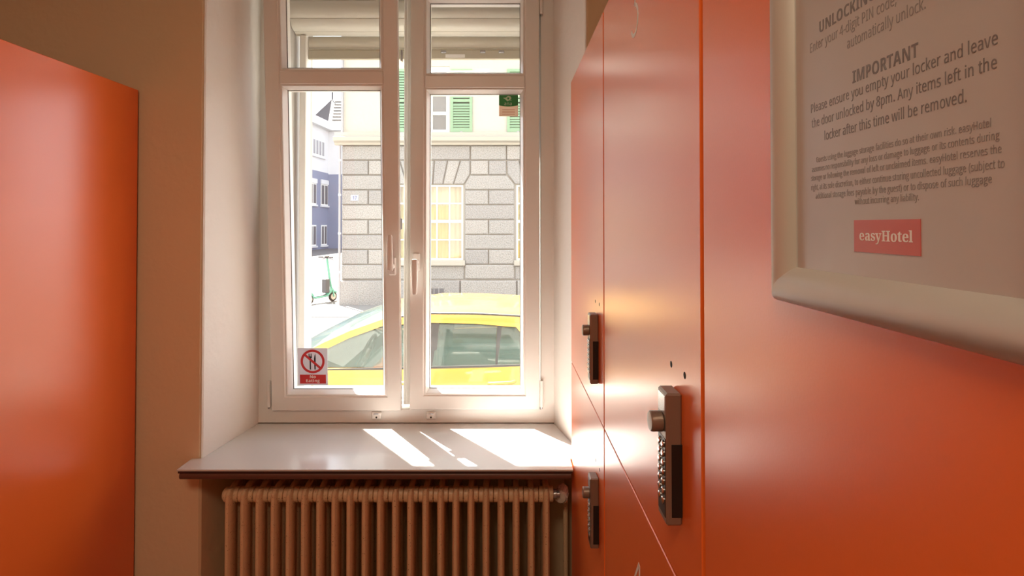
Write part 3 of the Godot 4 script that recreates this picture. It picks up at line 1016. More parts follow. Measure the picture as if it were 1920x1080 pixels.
func build_lockers() -> void:
	var a := 0.55
	var seam := -0.416
	var head := 0.447
	var labels := [
		["upper orange locker nearest the window, above the wall end", "lower orange locker nearest the window, beside the radiator valve"],
		["upper orange locker with white number 3 and large keypad lock", "lower orange locker with white number 4 under the slanting seam"],
		["upper orange locker that carries the framed notice", "lower orange locker below the framed notice"],
		["unseen upper orange locker behind the camera, there for its orange bounce", "unseen lower orange locker behind the camera, there for its orange bounce"]]  # last column is out of view, kept for the orange light it bounces
	for col in 4:
		var far := 3.0 * a - a * col
		var near := far - a
		for row in 2:
			var y0 := seam + 0.0015 if row == 0 else -EYE + 0.08
			var y1 := head if row == 0 else seam - 0.0015
			var t := thing("luggage_locker", labels[col][row], "locker", w(0.5, y0, (far + near) / 2), "orange luggage lockers")
			part("carcass", Geo.new().box(w(PX + 0.0195, y0, near + 0.012), w(0.80, y1 - 0.0005, far - 0.012)), M.locker_edge_shaded, t)
			var door := part("door", Geo.new().box(w(PX, y0 + 0.0005, near + 0.0042), w(PX + 0.019, y1, far - 0.0042), 0.0012), M.orange_laminate, t)
			if col < 2:
				var zl := near + 0.064
				var yl := -0.1916 if row == 0 else -0.547
				keypad_lock(t, zl, yl)
				for d in [0.040, -0.009]:
					part("screw_hole", Geo.new().lathe(w(PX - 0.0002, yl + 0.0235, zl + d), Vector3(1, 0, 0), [[0.0040, 0.0], [0.0040, 0.0006]], 14), M.dark_hole, door)
			if col == 1 and row == 0:
				var p := [Vector2(0.853, 0.378), Vector2(0.815, 0.378), Vector2(0.832, 0.347), Vector2(0.826, 0.346), Vector2(0.819, 0.342), Vector2(0.813, 0.334), Vector2(0.8105, 0.325), Vector2(0.813, 0.314), Vector2(0.819, 0.306), Vector2(0.828, 0.301), Vector2(0.838, 0.301), Vector2(0.847, 0.305), Vector2(0.853, 0.313)]
				part("number", stroke(p, 0.0032, PX - 0.0004), M.vinyl_white, door, 0.0, "thin white number 3")
			if col == 1 and row == 1:
				var g := stroke([Vector2(0.813, -0.592), Vector2(0.813, -0.512), Vector2(0.8155, -0.512), Vector2(0.860, -0.572), Vector2(0.803, -0.572)], 0.0030, PX - 0.0004)
				part("number", g, M.vinyl_white, door, 0.0, "thin white number 4")
		if true:
			var k := thing("locker_plinth", ["dark plinth under the lockers nearest the window", "dark plinth under lockers 3 and 4", "dark plinth under the notice lockers", "dark plinth under the unseen rear lockers"][col], "plinth", w(0.5, -EYE, (far + near) / 2), "locker plinths")
			part("board", Geo.new().box(w(PX + 0.03, -EYE, near), w(0.80, -EYE + 0.079, far)), M.locker_edge_shaded, k)

func build_cabinet() -> void:
	var x := -1.142
	var t := thing("storage_cabinet", "tall plain orange cabinet front on the left of the window wall", "cabinet", w(-1.45, -EYE, 0.9))
	part("carcass", Geo.new().box(w(-1.78, -EYE + 0.08, 1.652), w(x - 0.021, 0.424, -0.20)), M.locker_edge_shaded, t)
	part("plinth", Geo.new().box(w(-1.76, -EYE, 1.65), w(x - 0.04, -EYE + 0.08, -0.18)), M.locker_edge_shaded, t)
	var d := 1.653
	for k in 2:
		part("door", Geo.new().box(w(x - 0.02, -EYE + 0.082, d - 0.925 + 0.003), w(x, 0.425, d), 0.0015), M.orange_laminate, t)
		d -= 0.925

func build_radiator() -> void:
	var t := thing("radiator", "old column radiator of many ribs under the window sill", "radiator", w(-0.36, -EYE, 1.74))
	var pitch := 0.0466
	var x0 := -0.853
	var ytop := -0.811
	var ybot := -1.30
	for i in 22:
		var x := x0 + pitch * i
		var g := Geo.new()
		# three flattened columns joined by rounded heads
		for z in [1.668, 1.722, 1.776]:
			var rings := []
			for p in [[ybot, 0.5], [ybot + 0.02, 1.0], [ytop - 0.05, 1.0], [ytop - 0.012, 0.95], [ytop, 0.55]]:
				var ring := PackedVector3Array()
				for j in 14:
					var an := TAU * j / 14.0
					ring.append(w(x + 0.0112 * p[1] * signf(cos(an)) * pow(absf(cos(an)), 0.7), p[0], z + 0.026 * p[1] * sin(an) + (0.010 * (1.0 - p[1]) if z < 1.7 else 0.0)))
				rings.append(ring)
			g.loft(rings)
		var sec := part("section", g, M.radiator_enamel, t, 40)
		for y in [ytop - 0.026, ybot + 0.03]:
			part("hub", Geo.new().lathe(w(x - pitch / 2 + 0.0004, y, 1.682), Vector3(1, 0, 0), [[0.021, 0.0], [0.0235, 0.002], [0.0235, pitch - 0.0028], [0.021, pitch - 0.0008]], 20), M.radiator_enamel, sec, 40)
		part("head", Geo.new().tube([w(x, ytop - 0.010, 1.668), w(x, ytop - 0.001, 1.69), w(x, ytop - 0.001, 1.75), w(x, ytop - 0.010, 1.776)], 0.0095, 10), M.radiator_enamel, sec, 40)
	part("end_plug", Geo.new().lathe(w(x0 - pitch / 2 - 0.006, ytop - 0.026, 1.682), Vector3(1, 0, 0), [[0.014, 0.0], [0.018, 0.003], [0.018, 0.006]], 16), M.radiator_enamel, t, 40)
	var xe := x0 + pitch * 21.5
	part("valve_body", Geo.new().lathe(w(xe - 0.0004, ytop - 0.026, 1.682), Vector3(1, 0, 0), [[0.014, 0.0], [0.014, 0.010], [0.010, 0.012], [0.010, 0.02]], 16), M.lock_plate, t, 40)
	# thermostat head with ribs, facing the room
	var hx := 0.186
	var head := part("thermostat_head", Geo.new().lathe(w(hx, ytop - 0.035, 1.745), Vector3(-0.25, -0.12, 1), [[0.013, 0.0], [0.019, 0.012], [0.0215, 0.03], [0.021, 0.052], [0.016, 0.060], [0.004, 0.062]], 26), M.valve_white, t, 30)
	var ax := Vector3(-0.25, -0.12, 1).normalized()
	var sd := ax.cross(Vector3.UP).normalized()
	var up := sd.cross(ax).normalized()
	for k in 16:
		var an := TAU * k / 16.0
		var rr := (sd * cos(an) + up * sin(an)) * 0.0212
		part("rib", Geo.new().tube([w(hx, ytop - 0.035, 1.745) + ax * 0.028 + rr, w(hx, ytop - 0.035, 1.745) + ax * 0.053 + rr], 0.0019, 6), M.valve_white, head, 40)
	part("pipe", Geo.new().tube([w(xe + 0.012, ytop - 0.026, 1.702), w(hx, ytop - 0.030, 1.705), w(hx, ytop - 0.034, 1.745)], 0.008, 10), M.lock_plate, t, 40)
	part("pipe", Geo.new().tube([w(hx + 0.01, ytop - 0.04, 1.76), w(hx + 0.01, -EYE, 1.76)], 0.008, 10), M.radiator_enamel, t, 40)
	for i in [2, 19]:
		part("foot", Geo.new().box(w(x0 + pitch * i - 0.015, -EYE, 1.70), w(x0 + pitch * i + 0.015, ybot + 0.02, 1.74), 0.003), M.radiator_enamel, t)

func build_notice() -> void:
	var z1 := 0.3925
	var z0 := 0.1735
	var y0 := -0.0535
	var y1 := 0.262
	var t := thing("framed_notice", "locker instructions on white paper in a silver snap frame", "notice", w(PX, y0, (z0 + z1) / 2))
	# the frame lies on the doors: inset in D and Y, depth in X towards the room
	var pos := func(d: float, y: float, x: float) -> Vector3: return w(PX - x, y, d)
	var prof := [[0.0, 0.0], [0.0, 0.003], [0.0015, 0.0062], [0.0045, 0.0092], [0.0085, 0.0112], [0.0125, 0.0118], [0.0165, 0.0108], [0.0205, 0.0084], [0.0235, 0.0055], [0.0255, 0.0025], [0.0255, 0.0]]
	var names := ["bottom_rail", "far_rail", "top_rail", "near_rail"]
	var k := 0
	for g in mitred(z0, z1, y0, y1, prof, pos):
		part("frame_rail", g, M.frame_silver, t, 30)
		k += 1
	var paper := part("paper", Geo.new().box(w(PX - 0.0016, y0 + 0.02, z0 + 0.02), w(PX - 0.0001, y1 - 0.02, z1 - 0.02)), M.notice_paper, t)
	var turn := Basis(Vector3.UP, -PI / 2)
	var px := PX - 0.00165
	# words, bottom of line, D of left end, D of right end, height of the box, bold
	var lines := [
		["UNLOCKING", 0.1238, 0.3395, 0.2880, 0.0072, true, M.print_dark],
		["Enter your 4-digit PIN code,", 0.1122, 0.3500, 0.2725, 0.0086, false, M.print_grey],
		["automatically unlock.", 0.1022, 0.3120, 0.2535, 0.0086, false, M.print_grey],
		["IMPORTANT", 0.0828, 0.3075, 0.2583, 0.0072, true, M.print_dark],
		["Please ensure you empty your locker and leave", 0.0726, 0.3495, 0.2165, 0.0080, false, M.print_dark],
		["the door unlocked by 8pm. Any items left in the", 0.0628, 0.3490, 0.2170, 0.0080, false, M.print_dark],
		["locker after this time will be removed.", 0.0543, 0.3350, 0.2315, 0.0062, false, M.print_dark],
		["Guests using the luggage storage facilities do so at their own risk. easyHotel", 0.0402, 0.3440, 0.2200, 0.0049, false, M.print_grey],
		["assumes no responsibility for any loss or damage to luggage or its contents during", 0.0345, 0.3490, 0.2163, 0.0049, false, M.print_grey],
		["storage or following the removal of left or unclaimed items. easyHotel reserves the", 0.0288, 0.3500, 0.2155, 0.0049, false, M.print_grey],
		["right, at its sole discretion, to either continue storing uncollected luggage (subject to", 0.0226, 0.3500, 0.2142, 0.0051, false, M.print_grey],
		["additional storage fees payable by the guest) or to dispose of such luggage", 0.0168, 0.3450, 0.2200, 0.0051, false, M.print_grey],
		["without incurring any liability.", 0.0116, 0.3065, 0.2590, 0.0049, false, M.print_grey]]
	for l in lines:
		print_text("print_line", l[0], l[6], paper, w(px, l[1] + l[4] / 2, (l[2] + l[3]) / 2), turn, l[2] - l[3], l[4], l[5])
	var logo := part("logo", Geo.new().box(w(PX - 0.0019, -0.0143, 0.2578), w(PX - 0.0016, 0.0037, 0.3070)), M.logo_red, paper)
	print_text("logo_word", "easyHotel", M.print_white, paper, w(PX - 0.00195, -0.0057, 0.2824), turn, 0.0395, 0.0078, true, true)

# ------------------------------------------------------------------ car
func build_car() -> void:
	var t := thing("car", "yellow hatchback parked in front of the window", "car", w(-0.75, STREET, 4.98))
	var at := func(x: float, h: float, z: float) -> Vector3: return w(-0.75 + x, STREET + h, 4.98 - z)
	var st := [[-2.05, 0.56, 0.50], [-2.0, 0.64, 0.66], [-1.85, 0.72, 0.78], [-1.5, 0.83, 0.85], [-1.1, 0.92, 0.87], [-0.85, 0.945, 0.875], [-0.3, 0.945, 0.88], [0.3, 0.955, 0.88], [0.9, 0.975, 0.88], [1.5, 0.985, 0.87], [1.8, 0.975, 0.85], [1.97, 0.94, 0.80], [2.05, 0.85, 0.70]]
	# sides: an open half ring for each station, both sides, with sill and shoulder
	for s in [-1.0, 1.0]:
		var rings := []
		for q in st:
			var ww: float = q[2]
			var h: float = q[1]
			var ring := PackedVector3Array()
			for p in [[0.2, 0.90], [0.30, 0.965], [0.45, 0.995], [0.60, 1.0], [0.60 + (h - 0.60) * 0.45, 0.992], [0.60 + (h - 0.60) * 0.62, 0.985], [0.60 + (h - 0.60) * 0.72, 0.972], [h - 0.02, 0.945], [h, 0.925]]:
				ring.append(at.call(q[0], p[0], s * ww * p[1]))
			for p in [[h, 0.88], [0.2, 0.85]]:
				ring.append(at.call(q[0], p[0], s * ww * p[1]))
			rings.append(ring)
		part("body_side", Geo.new().loft(rings), M.yellow_paint, t, 35)
	# bonnet, nose and tail
	var deck := func(i0: int, i1: int) -> Geo:
		var rings := []
		for i in range(i0, i1 + 1):
			var q = st[i]
			var ring := PackedVector3Array()
			for k in 13:
				var u := -1.0 + 2.0 * k / 12.0
				ring.append(at.call(q[0], q[1] + 0.045 * (1.0 - u * u), u * q[2] * 0.9))
			for k in 13:
				var u := 1.0 - 2.0 * k / 12.0
				ring.append(at.call(q[0], q[1] - 0.05, u * q[2] * 0.9))
			rings.append(ring)
		return Geo.new().loft(rings)
	part("bonnet", deck.call(0, 5), M.yellow_paint, t, 35)
	part("tail_deck", deck.call(9, 12), M.yellow_paint, t, 35)
	part("front_bumper", Geo.new().box(at.call(-2.08, 0.22, -0.52), at.call(-1.95, 0.58, 0.52), 0.05), M.yellow_paint, t)
	part("rear_bumper", Geo.new().box(at.call(1.97, 0.25, -0.70), at.call(2.09, 0.86, 0.70), 0.05), M.yellow_paint, t)
	part("underbody", Geo.new().box(at.call(-1.95, 0.2, -0.74), at.call(1.95, 0.60, 0.74)), M.car_black, t)
	part("cabin_tub", Geo.new().box(at.call(-0.95, 0.60, -0.76), at.call(1.75, 0.80, 0.76)), M.car_interior, t)
	# glasshouse: the side surface leans inwards from belt to roof
	var lean := func(h: float) -> float: return lerpf(0.815, 0.655, clampf((h - 0.945) / 0.315, 0.0, 1.3))
	var hi := [[-0.95, 1.0], [-0.70, 1.125], [-0.5, 1.212], [-0.24, 1.30], [0.134, 1.338], [0.5, 1.336], [0.845, 1.32], [1.35, 1.27], [1.72, 1.15], [1.95, 0.97]]
	var low := [[-0.88, 0.955], [-0.665, 1.083], [-0.5, 1.16], [-0.237, 1.25], [0.134, 1.272], [0.5, 1.265], [0.835, 1.24], [0.905, 1.16], [0.935, 1.05], [0.945, 0.99]]
	for s in [-1.0, 1.0]:
		var rings := []
		for i in hi.size():
			var a = hi[i]
			var b = low[i]
			rings.append(PackedVector3Array([at.call(a[0], a[1], s * lean.call(a[1])), at.call(b[0], b[1], s * lean.call(b[1])), at.call(b[0], b[1], s * (lean.call(b[1]) - 0.04)), at.call(a[0], a[1], s * (lean.call(a[1]) - 0.04))]))
		part("roof_rail", Geo.new().loft(rings), M.yellow_paint, t, 30)
		var seam := []
		for i in range(3, 9):
			seam.append(at.call(hi[i][0], hi[i][1] + 0.003, s * (lean.call(hi[i][1]) - 0.004)))
		part("roof_seam_shade", Geo.new().tube(seam, 0.009, 8), M.car_black, t, 40)  # black tube along the seam stands for the shade in its groove
		# rear quarter below the rail
		var qr := []
		for q in [[[0.93, 1.06], [0.945, 0.96]], [[1.35, 1.27], [1.35, 0.965]], [[1.72, 1.15], [1.75, 0.965]], [[1.95, 0.975], [1.96, 0.945]]]:
			qr.append(PackedVector3Array([at.call(q[0][0], q[0][1], s * (lean.call(q[0][1]) - 0.002)), at.call(q[1][0], q[1][1], s * (lean.call(q[1][1]) - 0.002)), at.call(q[1][0], q[1][1], s * (lean.call(q[1][1]) - 0.04)), at.call(q[0][0], q[0][1], s * (lean.call(q[0][1]) - 0.04))]))
		part("rear_quarter", Geo.new().loft(qr), M.yellow_paint, t, 30)
		# glass of the doors, standing inside the rail
		var belt := func(x: float) -> float: return 0.947 + 0.024 * (x + 0.3)
		for rng in [["front_door_glass", [[-0.88, 0.95], [-0.665, 1.083], [-0.5, 1.16], [-0.237, 1.25], [0.06, 1.27]], 0.10], ["rear_door_glass", [[0.21, 1.272], [0.5, 1.265], [0.68, 1.255]], 0.67], ["quarter_glass", [[0.72, 1.252], [0.835, 1.24], [0.905, 1.16], [0.945, 0.985]], 0.945]]:
			var top: Array = rng[1]
			var g := Geo.new()
			var outer := PackedVector3Array()
			for p in top:
				outer.append(at.call(p[0], p[1], s * (lean.call(p[1]) - 0.018)))
			var xr: float = rng[2]
			var xl: float = top[0][0] if rng[0] == "front_door_glass" else top[0][0] - 0.035
			outer.append(at.call(xr, belt.call(xr), s * (lean.call(0.945) - 0.018)))
			if rng[0] != "front_door_glass":
				outer.append(at.call(xl, belt.call(xl), s * (lean.call(0.945) - 0.018)))
			var inner := PackedVector3Array()
			for p in outer:
				inner.append(p + Vector3(0, 0, -0.004 * s))
			g.loft([outer, inner])
			part(rng[0], g, M.car_glass, t)
		# pillars between the panes
		for q in [[0.10, 0.06, 0.20, 0.21], [0.665, 0.685, 0.695, 0.72]]:
			var xa: float = q[0]
			var ring0 := PackedVector3Array()
			var ring1 := PackedVector3Array()
			for e in [[xa, 0.0], [q[2], 0.0], [q[2], 0.03], [xa, 0.03]]:
				ring0.append(at.call(e[0], 0.94, s * (lean.call(0.94) - 0.012 - e[1])))
			for e in [[q[1], 0.0], [q[3], 0.0], [q[3], 0.03], [q[1], 0.03]]:
				ring1.append(at.call(e[0], 1.275, s * (lean.call(1.275) - 0.012 - e[1])))
			part("pillar", Geo.new().loft([ring0, ring1]), M.car_black, t)
		# waist strip, handles, mirror
		var strip := []
		for x in [-0.9, -0.3, 0.3, 0.95]:
			strip.append(PackedVector3Array([at.call(x, belt.call(x) + 0.004, s * 0.808), at.call(x, belt.call(x) + 0.004, s * 0.819), at.call(x, belt.call(x) - 0.012, s * 0.822), at.call(x, belt.call(x) - 0.012, s * 0.808)]))
		part("waist_strip", Geo.new().loft(strip), M.car_black, t)
		for x in [-0.02, 0.72]:
			part("door_handle", Geo.new().tube([at.call(x - 0.10, 0.845, s * 0.862), at.call(x - 0.075, 0.850, s * 0.885), at.call(x + 0.075, 0.858, s * 0.885), at.call(x + 0.10, 0.860, s * 0.862)], 0.014, 10), M.yellow_paint, t, 40)
		var mir := part("side_mirror", Geo.new().box(at.call(-0.86, 0.93, s * 0.87), at.call(-0.74, 1.03, s * 1.03), 0.03), M.yellow_paint, t)
		part("mirror_arm", Geo.new().box(at.call(-0.84, 0.92, s * 0.80), at.call(-0.79, 0.95, s * 0.9), 0.005), M.car_black, mir)
		part("head_lamp", Geo.new().box(at.call(-2.04, 0.58, s * 0.36), at.call(-1.88, 0.66, s * 0.66), 0.02), M.lamp_lens, t)
		part("tail_lamp", Geo.new().box(at.call(1.93, 0.72, s * 0.55), at.call(2.06, 0.92, s * 0.76), 0.02), M.lamp_red, t)
		for x in [-1.32, 1.28]:
			var wh := part("wheel", Geo.new().lathe(at.call(x, 0.315, s * 0.68), Vector3(0, 0, s), [[0.2, 0.0], [0.30, 0.0], [0.315, 0.03], [0.315, 0.19], [0.30, 0.218], [0.21, 0.222]], 32), M.tyre, t, 35)
			part("rim", Geo.new().lathe(at.call(x, 0.315, s * 0.86), Vector3(0, 0, s), [[0.205, 0.0], [0.205, 0.038], [0.17, 0.03], [0.05, 0.04], [0.01, 0.042]], 28), M.alloy, wh, 35)
			part("wheel_arch", Geo.new().lathe(at.call(x, 0.315, s * 0.80), Vector3(0, 0, s), [[0.365, 0.0], [0.365, 0.072]], 32), M.car_black, wh)
	# roof
	var roof := func(u: float, v: float) -> Vector3:
		var k := u * 6.0
		var i := mini(int(k), 5)
		var idx := [3, 4, 5, 6, 7, 8, 8]
		var a = hi[idx[i]]
		var b = hi[idx[i + 1]]
		var x := lerpf(a[0], b[0], k - i)
		var h := lerpf(a[1], b[1], k - i)
		var q := v * 2.0 - 1.0
		var fade := 1.0 - q * q
		var front := -0.11 * fade * clampf(1.0 - u * 6.0, 0.0, 1.0)
		return at.call(x + front, h + 0.075 * fade * (1.0 if u > 0.17 else lerpf(0.55, 1.0, u / 0.17)), q * lean.call(h))
	part("roof", Geo.new().sheet(roof, 24, 16, Vector3(0, -0.02, 0)), M.yellow_paint, t, 40)
	# windscreen
	var screen := func(u: float, v: float) -> Vector3:
		var q := v * 2.0 - 1.0
		var fade := 1.0 - q * q
		var k := u * 3.0
		var i := mini(int(k), 2)
		var x := lerpf(hi[i][0], hi[i + 1][0], k - i)
		var h := lerpf(hi[i][1], hi[i + 1][1], k - i)
		return at.call(x - fade * lerpf(0.20, 0.11, u), h + fade * lerpf(-0.015, 0.041, u), q * (lean.call(h) - 0.01))
	part("windscreen", Geo.new().sheet(screen, 12, 12, Vector3(0.004, -0.004, 0)), M.car_glass, t, 40)
	var rear := func(u: float, v: float) -> Vector3:
		var q := v * 2.0 - 1.0
		return at.call(lerpf(1.72, 1.95, u) + 0.05 * (1.0 - q * q), lerpf(1.15, 0.97, u) + 0.06 * (1.0 - q * q) * (1.0 - u), q * 0.68)
	part("rear_glass", Geo.new().sheet(rear, 4, 8, Vector3(0.004, -0.004, 0)), M.car_glass, t, 40)
	# what shows inside
	part("dashboard", Geo.new().loft([PackedVector3Array([at.call(-1.05, 0.75, -0.70), at.call(-1.05, 0.95, -0.70), at.call(-0.72, 1.0, -0.70), at.call(-0.55, 0.93, -0.70), at.call(-0.55, 0.75, -0.70)]), PackedVector3Array([at.call(-1.05, 0.75, 0.70), at.call(-1.05, 0.95, 0.70), at.call(-0.72, 1.0, 0.70), at.call(-0.55, 0.93, 0.70), at.call(-0.55, 0.75, 0.70)])]), M.car_pale, t)
	var wheel := []
	for k in 24:
		var an := TAU * k / 24.0
		wheel.append(at.call(-0.45 + 0.07 * sin(an), 0.95 + 0.165 * sin(an), 0.38 + 0.18 * cos(an)))
	var sw := part("steering_wheel", Geo.new().tube(wheel, 0.014, 8, true), M.car_interior, t, 50)
	part("wheel_hub", Geo.new().lathe(at.call(-0.46, 0.95, 0.38), Vector3(1, -0.4, 0), [[0.06, -0.02], [0.06, 0.02], [0.03, 0.03]], 16), M.car_pale, sw, 35)
	part("wheel_spoke", Geo.new().tube([at.call(-0.45, 0.95, 0.21), at.call(-0.45, 0.95, 0.55)], 0.012, 8), M.car_interior, sw, 40)
	for s in [-1.0, 1.0]:
		var seat := part("seat", Geo.new().box(at.call(0.02, 0.78, s * 0.38 - 0.24), at.call(0.20, 1.08, s * 0.38 + 0.24), 0.05), M.car_interior, t)
		part("headrest", Geo.new().box(at.call(0.10, 1.09, s * 0.38 - 0.13), at.call(0.20, 1.22, s * 0.38 + 0.13), 0.04), M.car_interior, seat)
	part("seat_cushion", Geo.new().box(at.call(-0.36, 0.80, 0.20), at.call(0.0, 0.905, 0.60), 0.03), M.car_orange, t, 0.0, "orange-brown seat cushion")
	var bench := part("rear_seat", Geo.new().box(at.call(0.98, 0.78, -0.66), at.call(1.15, 1.02, 0.66), 0.05), M.car_interior, t)
	for z in [-0.4, 0.0, 0.4]:
		part("headrest", Geo.new().box(at.call(1.04, 1.02, z - 0.12), at.call(1.13, 1.14, z + 0.12), 0.03), M.car_interior, bench)

func build_scooter() -> void:
	var t := thing("electric_scooter", "mint green electric scooter standing beside the stone building corner", "scooter", w(-4.95, STREET, 14.3))
	var rear := Vector2(-5.15, 14.0)
	var front := Vector2(-4.75, 14.68)
	var dir := (front - rear).normalized()
	var at := func(s: float, h: float, side: float) -> Vector3:
		var p := rear + dir * s + Vector2(dir.y, -dir.x) * side
		return w(p.x, STREET + h, p.y)
	var ax: Vector3 = (at.call(0, 0, 1.0) - at.call(0, 0, 0.0)).normalized()
	var lw := (front - rear).length()
	for s in [0.0, lw]:
		var o: Vector3 = at.call(s, 0.135, 0.0) - ax * 0.03
		var wh := part("wheel", Geo.new().lathe(o, ax, [[0.085, 0.0], [0.125, 0.004], [0.135, 0.02], [0.135, 0.04], [0.125, 0.056], [0.085, 0.06]], 24), M.tyre, t, 35)
		part("hub", Geo.new().lathe(o, ax, [[0.08, -0.004], [0.085, 0.0], [0.085, 0.06], [0.08, 0.064]], 20), M.sticker_tan, wh, 35)
	part("deck", Geo.new().tube([at.call(0.10, 0.20, 0), at.call(0.20, 0.17, 0), at.call(lw - 0.22, 0.18, 0), at.call(lw - 0.06, 0.36, 0)], 0.075, 12, false, Vector3(1, 0.45, 1)), M.mint, t, 40)
	part("deck_mat", Geo.new().tube([at.call(0.14, 0.205, 0), at.call(lw - 0.25, 0.21, 0)], 0.06, 10, false, Vector3(1, 0.2, 1)), M.scooter_grey, t, 40)
	part("rear_fender", Geo.new().tube([at.call(-0.13, 0.20, 0), at.call(-0.06, 0.29, 0), at.call(0.06, 0.30, 0), at.call(0.13, 0.20, 0)], 0.04, 10), M.mint, t, 40)
	part("fork", Geo.new().tube([at.call(lw, 0.135, 0.05), at.call(lw - 0.03, 0.33, 0.045), at.call(lw - 0.06, 0.40, 0)], 0.022, 8), M.mint, t, 40)
	part("fork", Geo.new().tube([at.call(lw, 0.135, -0.05), at.call(lw - 0.03, 0.33, -0.045), at.call(lw - 0.06, 0.40, 0)], 0.022, 8), M.mint, t, 40)
	part("front_fender", Geo.new().tube([at.call(lw - 0.13, 0.24, 0), at.call(lw, 0.295, 0), at.call(lw + 0.12, 0.24, 0)], 0.035, 8), M.mint, t, 40)
	part("stem", Geo.new().tube([at.call(lw - 0.05, 0.36, 0), at.call(lw - 0.10, 0.58, 0), at.call(lw - 0.20, 1.18, 0)], 0.032, 10), M.mint, t, 40)
	part("battery_box", Geo.new().box(Vector3(-0.07, -0.19, -0.09), Vector3(0.07, 0.19, 0.09), 0.02).moved(Transform3D(Basis(Vector3.UP, 1.0), at.call(lw - 0.24, 0.45, 0))), M.scooter_grey, t)
	var bar := part("handlebar", Geo.new().tube([at.call(lw - 0.24, 1.22, -0.24), at.call(lw - 0.20, 1.20, 0), at.call(lw - 0.24, 1.22, 0.24)], 0.016, 8), M.scooter_grey, t, 40)
	for s in [-1.0, 1.0]:
		part("grip", Geo.new().tube([at.call(lw - 0.24, 1.22, s * 0.14), at.call(lw - 0.25, 1.22, s * 0.27)], 0.022, 8), M.car_black, bar, 40)
		part("brake_lever", Geo.new().tube([at.call(lw - 0.20, 1.19, s * 0.10), at.call(lw - 0.17, 1.15, s * 0.22)], 0.010, 6), M.scooter_grey, bar, 40)
	part("display", Geo.new().box(Vector3(-0.05, -0.02, -0.05), Vector3(0.05, 0.03, 0.05), 0.01).moved(Transform3D(Basis(), at.call(lw - 0.20, 1.23, 0))), M.car_black, bar)

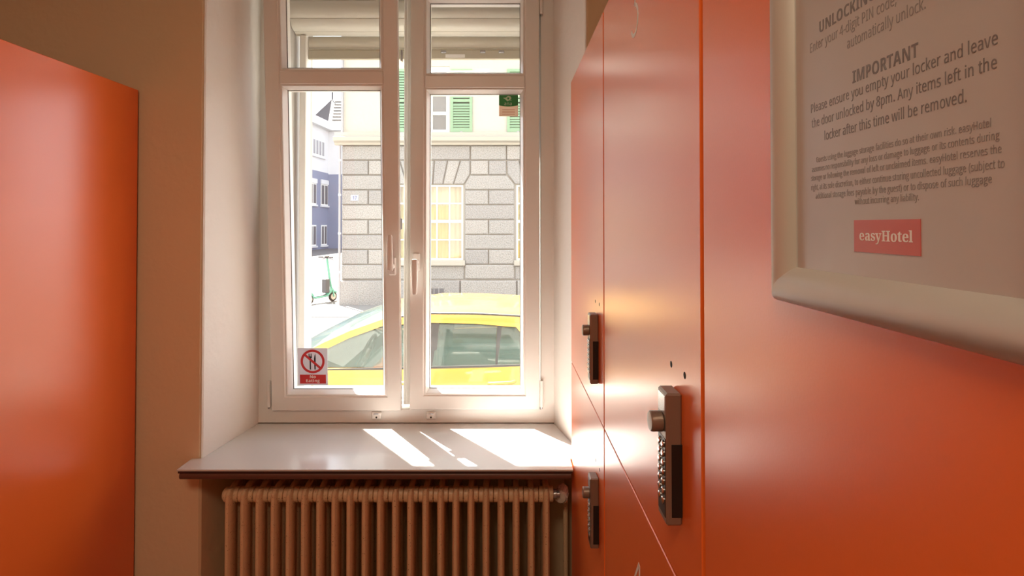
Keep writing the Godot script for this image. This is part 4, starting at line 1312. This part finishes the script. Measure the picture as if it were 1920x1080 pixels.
# ------------------------------------------------------------------ stickers
func build_stickers() -> void:
	# "No Eating" on the tilted left sash: drawn upright at the pane, then turned with the sash
	var hinge := Transform3D(Basis(), w(-0.613, -0.6635, 2.0))
	var lean := hinge * Transform3D(Basis(Vector3.RIGHT, 0.061), Vector3.ZERO) * hinge.affine_inverse()
	var d := 1.9725
	var c := Vector2(-0.7075, -0.5115)
	var t := thing("no_eating_sign", "white and red no eating sticker low on the left pane", "sign", lean * w(c.x, c.y - 0.07, d))
	t.transform = Transform3D(lean.basis, lean * w(c.x, c.y - 0.07, d))
	var place := func(called: String, g: Geo, m: Material) -> MeshInstance3D:
		return part(called, g.moved(lean), m, t)
	place.call("backing", Geo.new().box(w(c.x - 0.0545, c.y - 0.069, d), w(c.x + 0.0545, c.y + 0.069, d + 0.001)), M.sticker_white)
	var rim := Geo.new()
	var rc := Vector2(c.x, c.y + 0.0195)
	for k in 40:
		var ring := []
		for q in [k, k + 1]:
			var an: float = TAU * q / 40.0
			var a := PackedVector3Array()
			for p in [[0.0355, -0.0004], [0.0440, -0.0004], [0.0440, 0.0], [0.0355, 0.0]]:
				a.append(w(rc.x + p[0] * cos(an), rc.y + p[0] * sin(an), d + p[1]))
			ring.append(a)
		rim.loft(ring, false)
	place.call("ban_ring", rim, M.sticker_red)
	var dg := Geo.new().box(Vector3(-0.037, -0.0042, 0.0003), Vector3(0.037, 0.0042, 0.0006)).moved(Transform3D(Basis(Vector3.BACK, -0.72), w(rc.x, rc.y, d)))
	place.call("ban_bar", dg, M.sticker_red)
	var flat := func(pts: Array, x: float, z: float) -> Geo:
		return Geo.new().prism(pts, func(p: Vector2, q: float) -> Vector3: return w(rc.x + x + p.x, rc.y + p.y, d + q), -z, 0.0)
	place.call("fork_picture", flat.call([Vector2(-0.0022, -0.030), Vector2(0.0022, -0.030), Vector2(0.0022, 0.010), Vector2(0.006, 0.014), Vector2(0.006, 0.029), Vector2(0.0035, 0.029), Vector2(0.0030, 0.019), Vector2(0.0010, 0.019), Vector2(0.0010, 0.029), Vector2(-0.0010, 0.029), Vector2(-0.0010, 0.019), Vector2(-0.0030, 0.019), Vector2(-0.0035, 0.029), Vector2(-0.006, 0.029), Vector2(-0.006, 0.014), Vector2(-0.0022, 0.010)], -0.0085, 0.00025), M.sticker_black)
	place.call("knife_picture", flat.call([Vector2(-0.0022, -0.030), Vector2(0.0022, -0.030), Vector2(0.0026, -0.004), Vector2(0.0030, 0.012), Vector2(0.0018, 0.030), Vector2(-0.0012, 0.022), Vector2(-0.0034, 0.010), Vector2(-0.0030, -0.002)], 0.0085, 0.00025), M.sticker_black)
	place.call("word_panel", Geo.new().box(w(c.x - 0.0475, c.y - 0.063, d - 0.0003), w(c.x + 0.0475, c.y - 0.0295, d)), M.sticker_red)
	for l in [["No", -0.0375, 0.0215, 0.0110], ["Eating", -0.0535, 0.0500, 0.0150]]:
		print_text("sign_word", l[0], M.print_white, t, lean * w(c.x, c.y + l[1], d - 0.00035), lean.basis, l[2], l[3], true)
	# green sticker on the right pane
	var e := 1.9725
	var x0 := -0.0245
	var x1 := 0.0462
	var y1 := 0.4885
	var y0 := 0.4090
	var gsn := thing("green_sticker", "small green and tan sticker in the top corner of the right pane", "sticker", w((x0 + x1) / 2, y0, e))
	part("backing", Geo.new().box(w(x0, y0, e), w(x1, y1, e + 0.0008)), M.sticker_tan, gsn)
	var arc := []
	for k in 11:
		var u := k / 10.0
		arc.append(Vector2(lerpf(x0, x1, u), y1 - 0.0385 - 0.0045 * sin(PI * u)))
	arc.append(Vector2(x1, y1))
	arc.append(Vector2(x0, y1))
	part("green_field", Geo.new().prism(arc, func(p: Vector2, q: float) -> Vector3: return w(p.x, p.y, q), e - 0.0003, e), M.sticker_green, gsn)
	var bx := (x0 + x1) / 2 - 0.002
	var by := y1 - 0.014
	var bird := [Vector2(-0.018, 0.003), Vector2(-0.008, 0.004), Vector2(0.000, 0.011), Vector2(0.009, 0.009), Vector2(0.013, 0.002), Vector2(0.008, -0.003), Vector2(0.015, -0.006), Vector2(0.004, -0.006), Vector2(-0.002, -0.010), Vector2(-0.009, -0.003)]
	part("bird_picture", Geo.new().prism(bird, func(p: Vector2, q: float) -> Vector3: return w(bx + p.x, by + p.y, q), e - 0.0005, e - 0.0003), M.sticker_mint, gsn)
	part("bird_eye", Geo.new().lathe(w(bx + 0.001, by + 0.001, e - 0.0005), Vector3(0, 0, 1), [[0.004, 0.0], [0.004, 0.0002]], 12), M.sticker_green, gsn)
	print_text("sticker_word", "ana", M.sticker_mint, gsn, w(bx, y1 - 0.0335, e - 0.0004), Basis(), 0.028, 0.010)
	for k in 4:
		part("sticker_line", Geo.new().box(w(x0 + 0.012, y1 - 0.055 - 0.006 * k, e - 0.0002), w(x1 - 0.012, y1 - 0.0535 - 0.006 * k, e)), M.sticker_line, gsn)
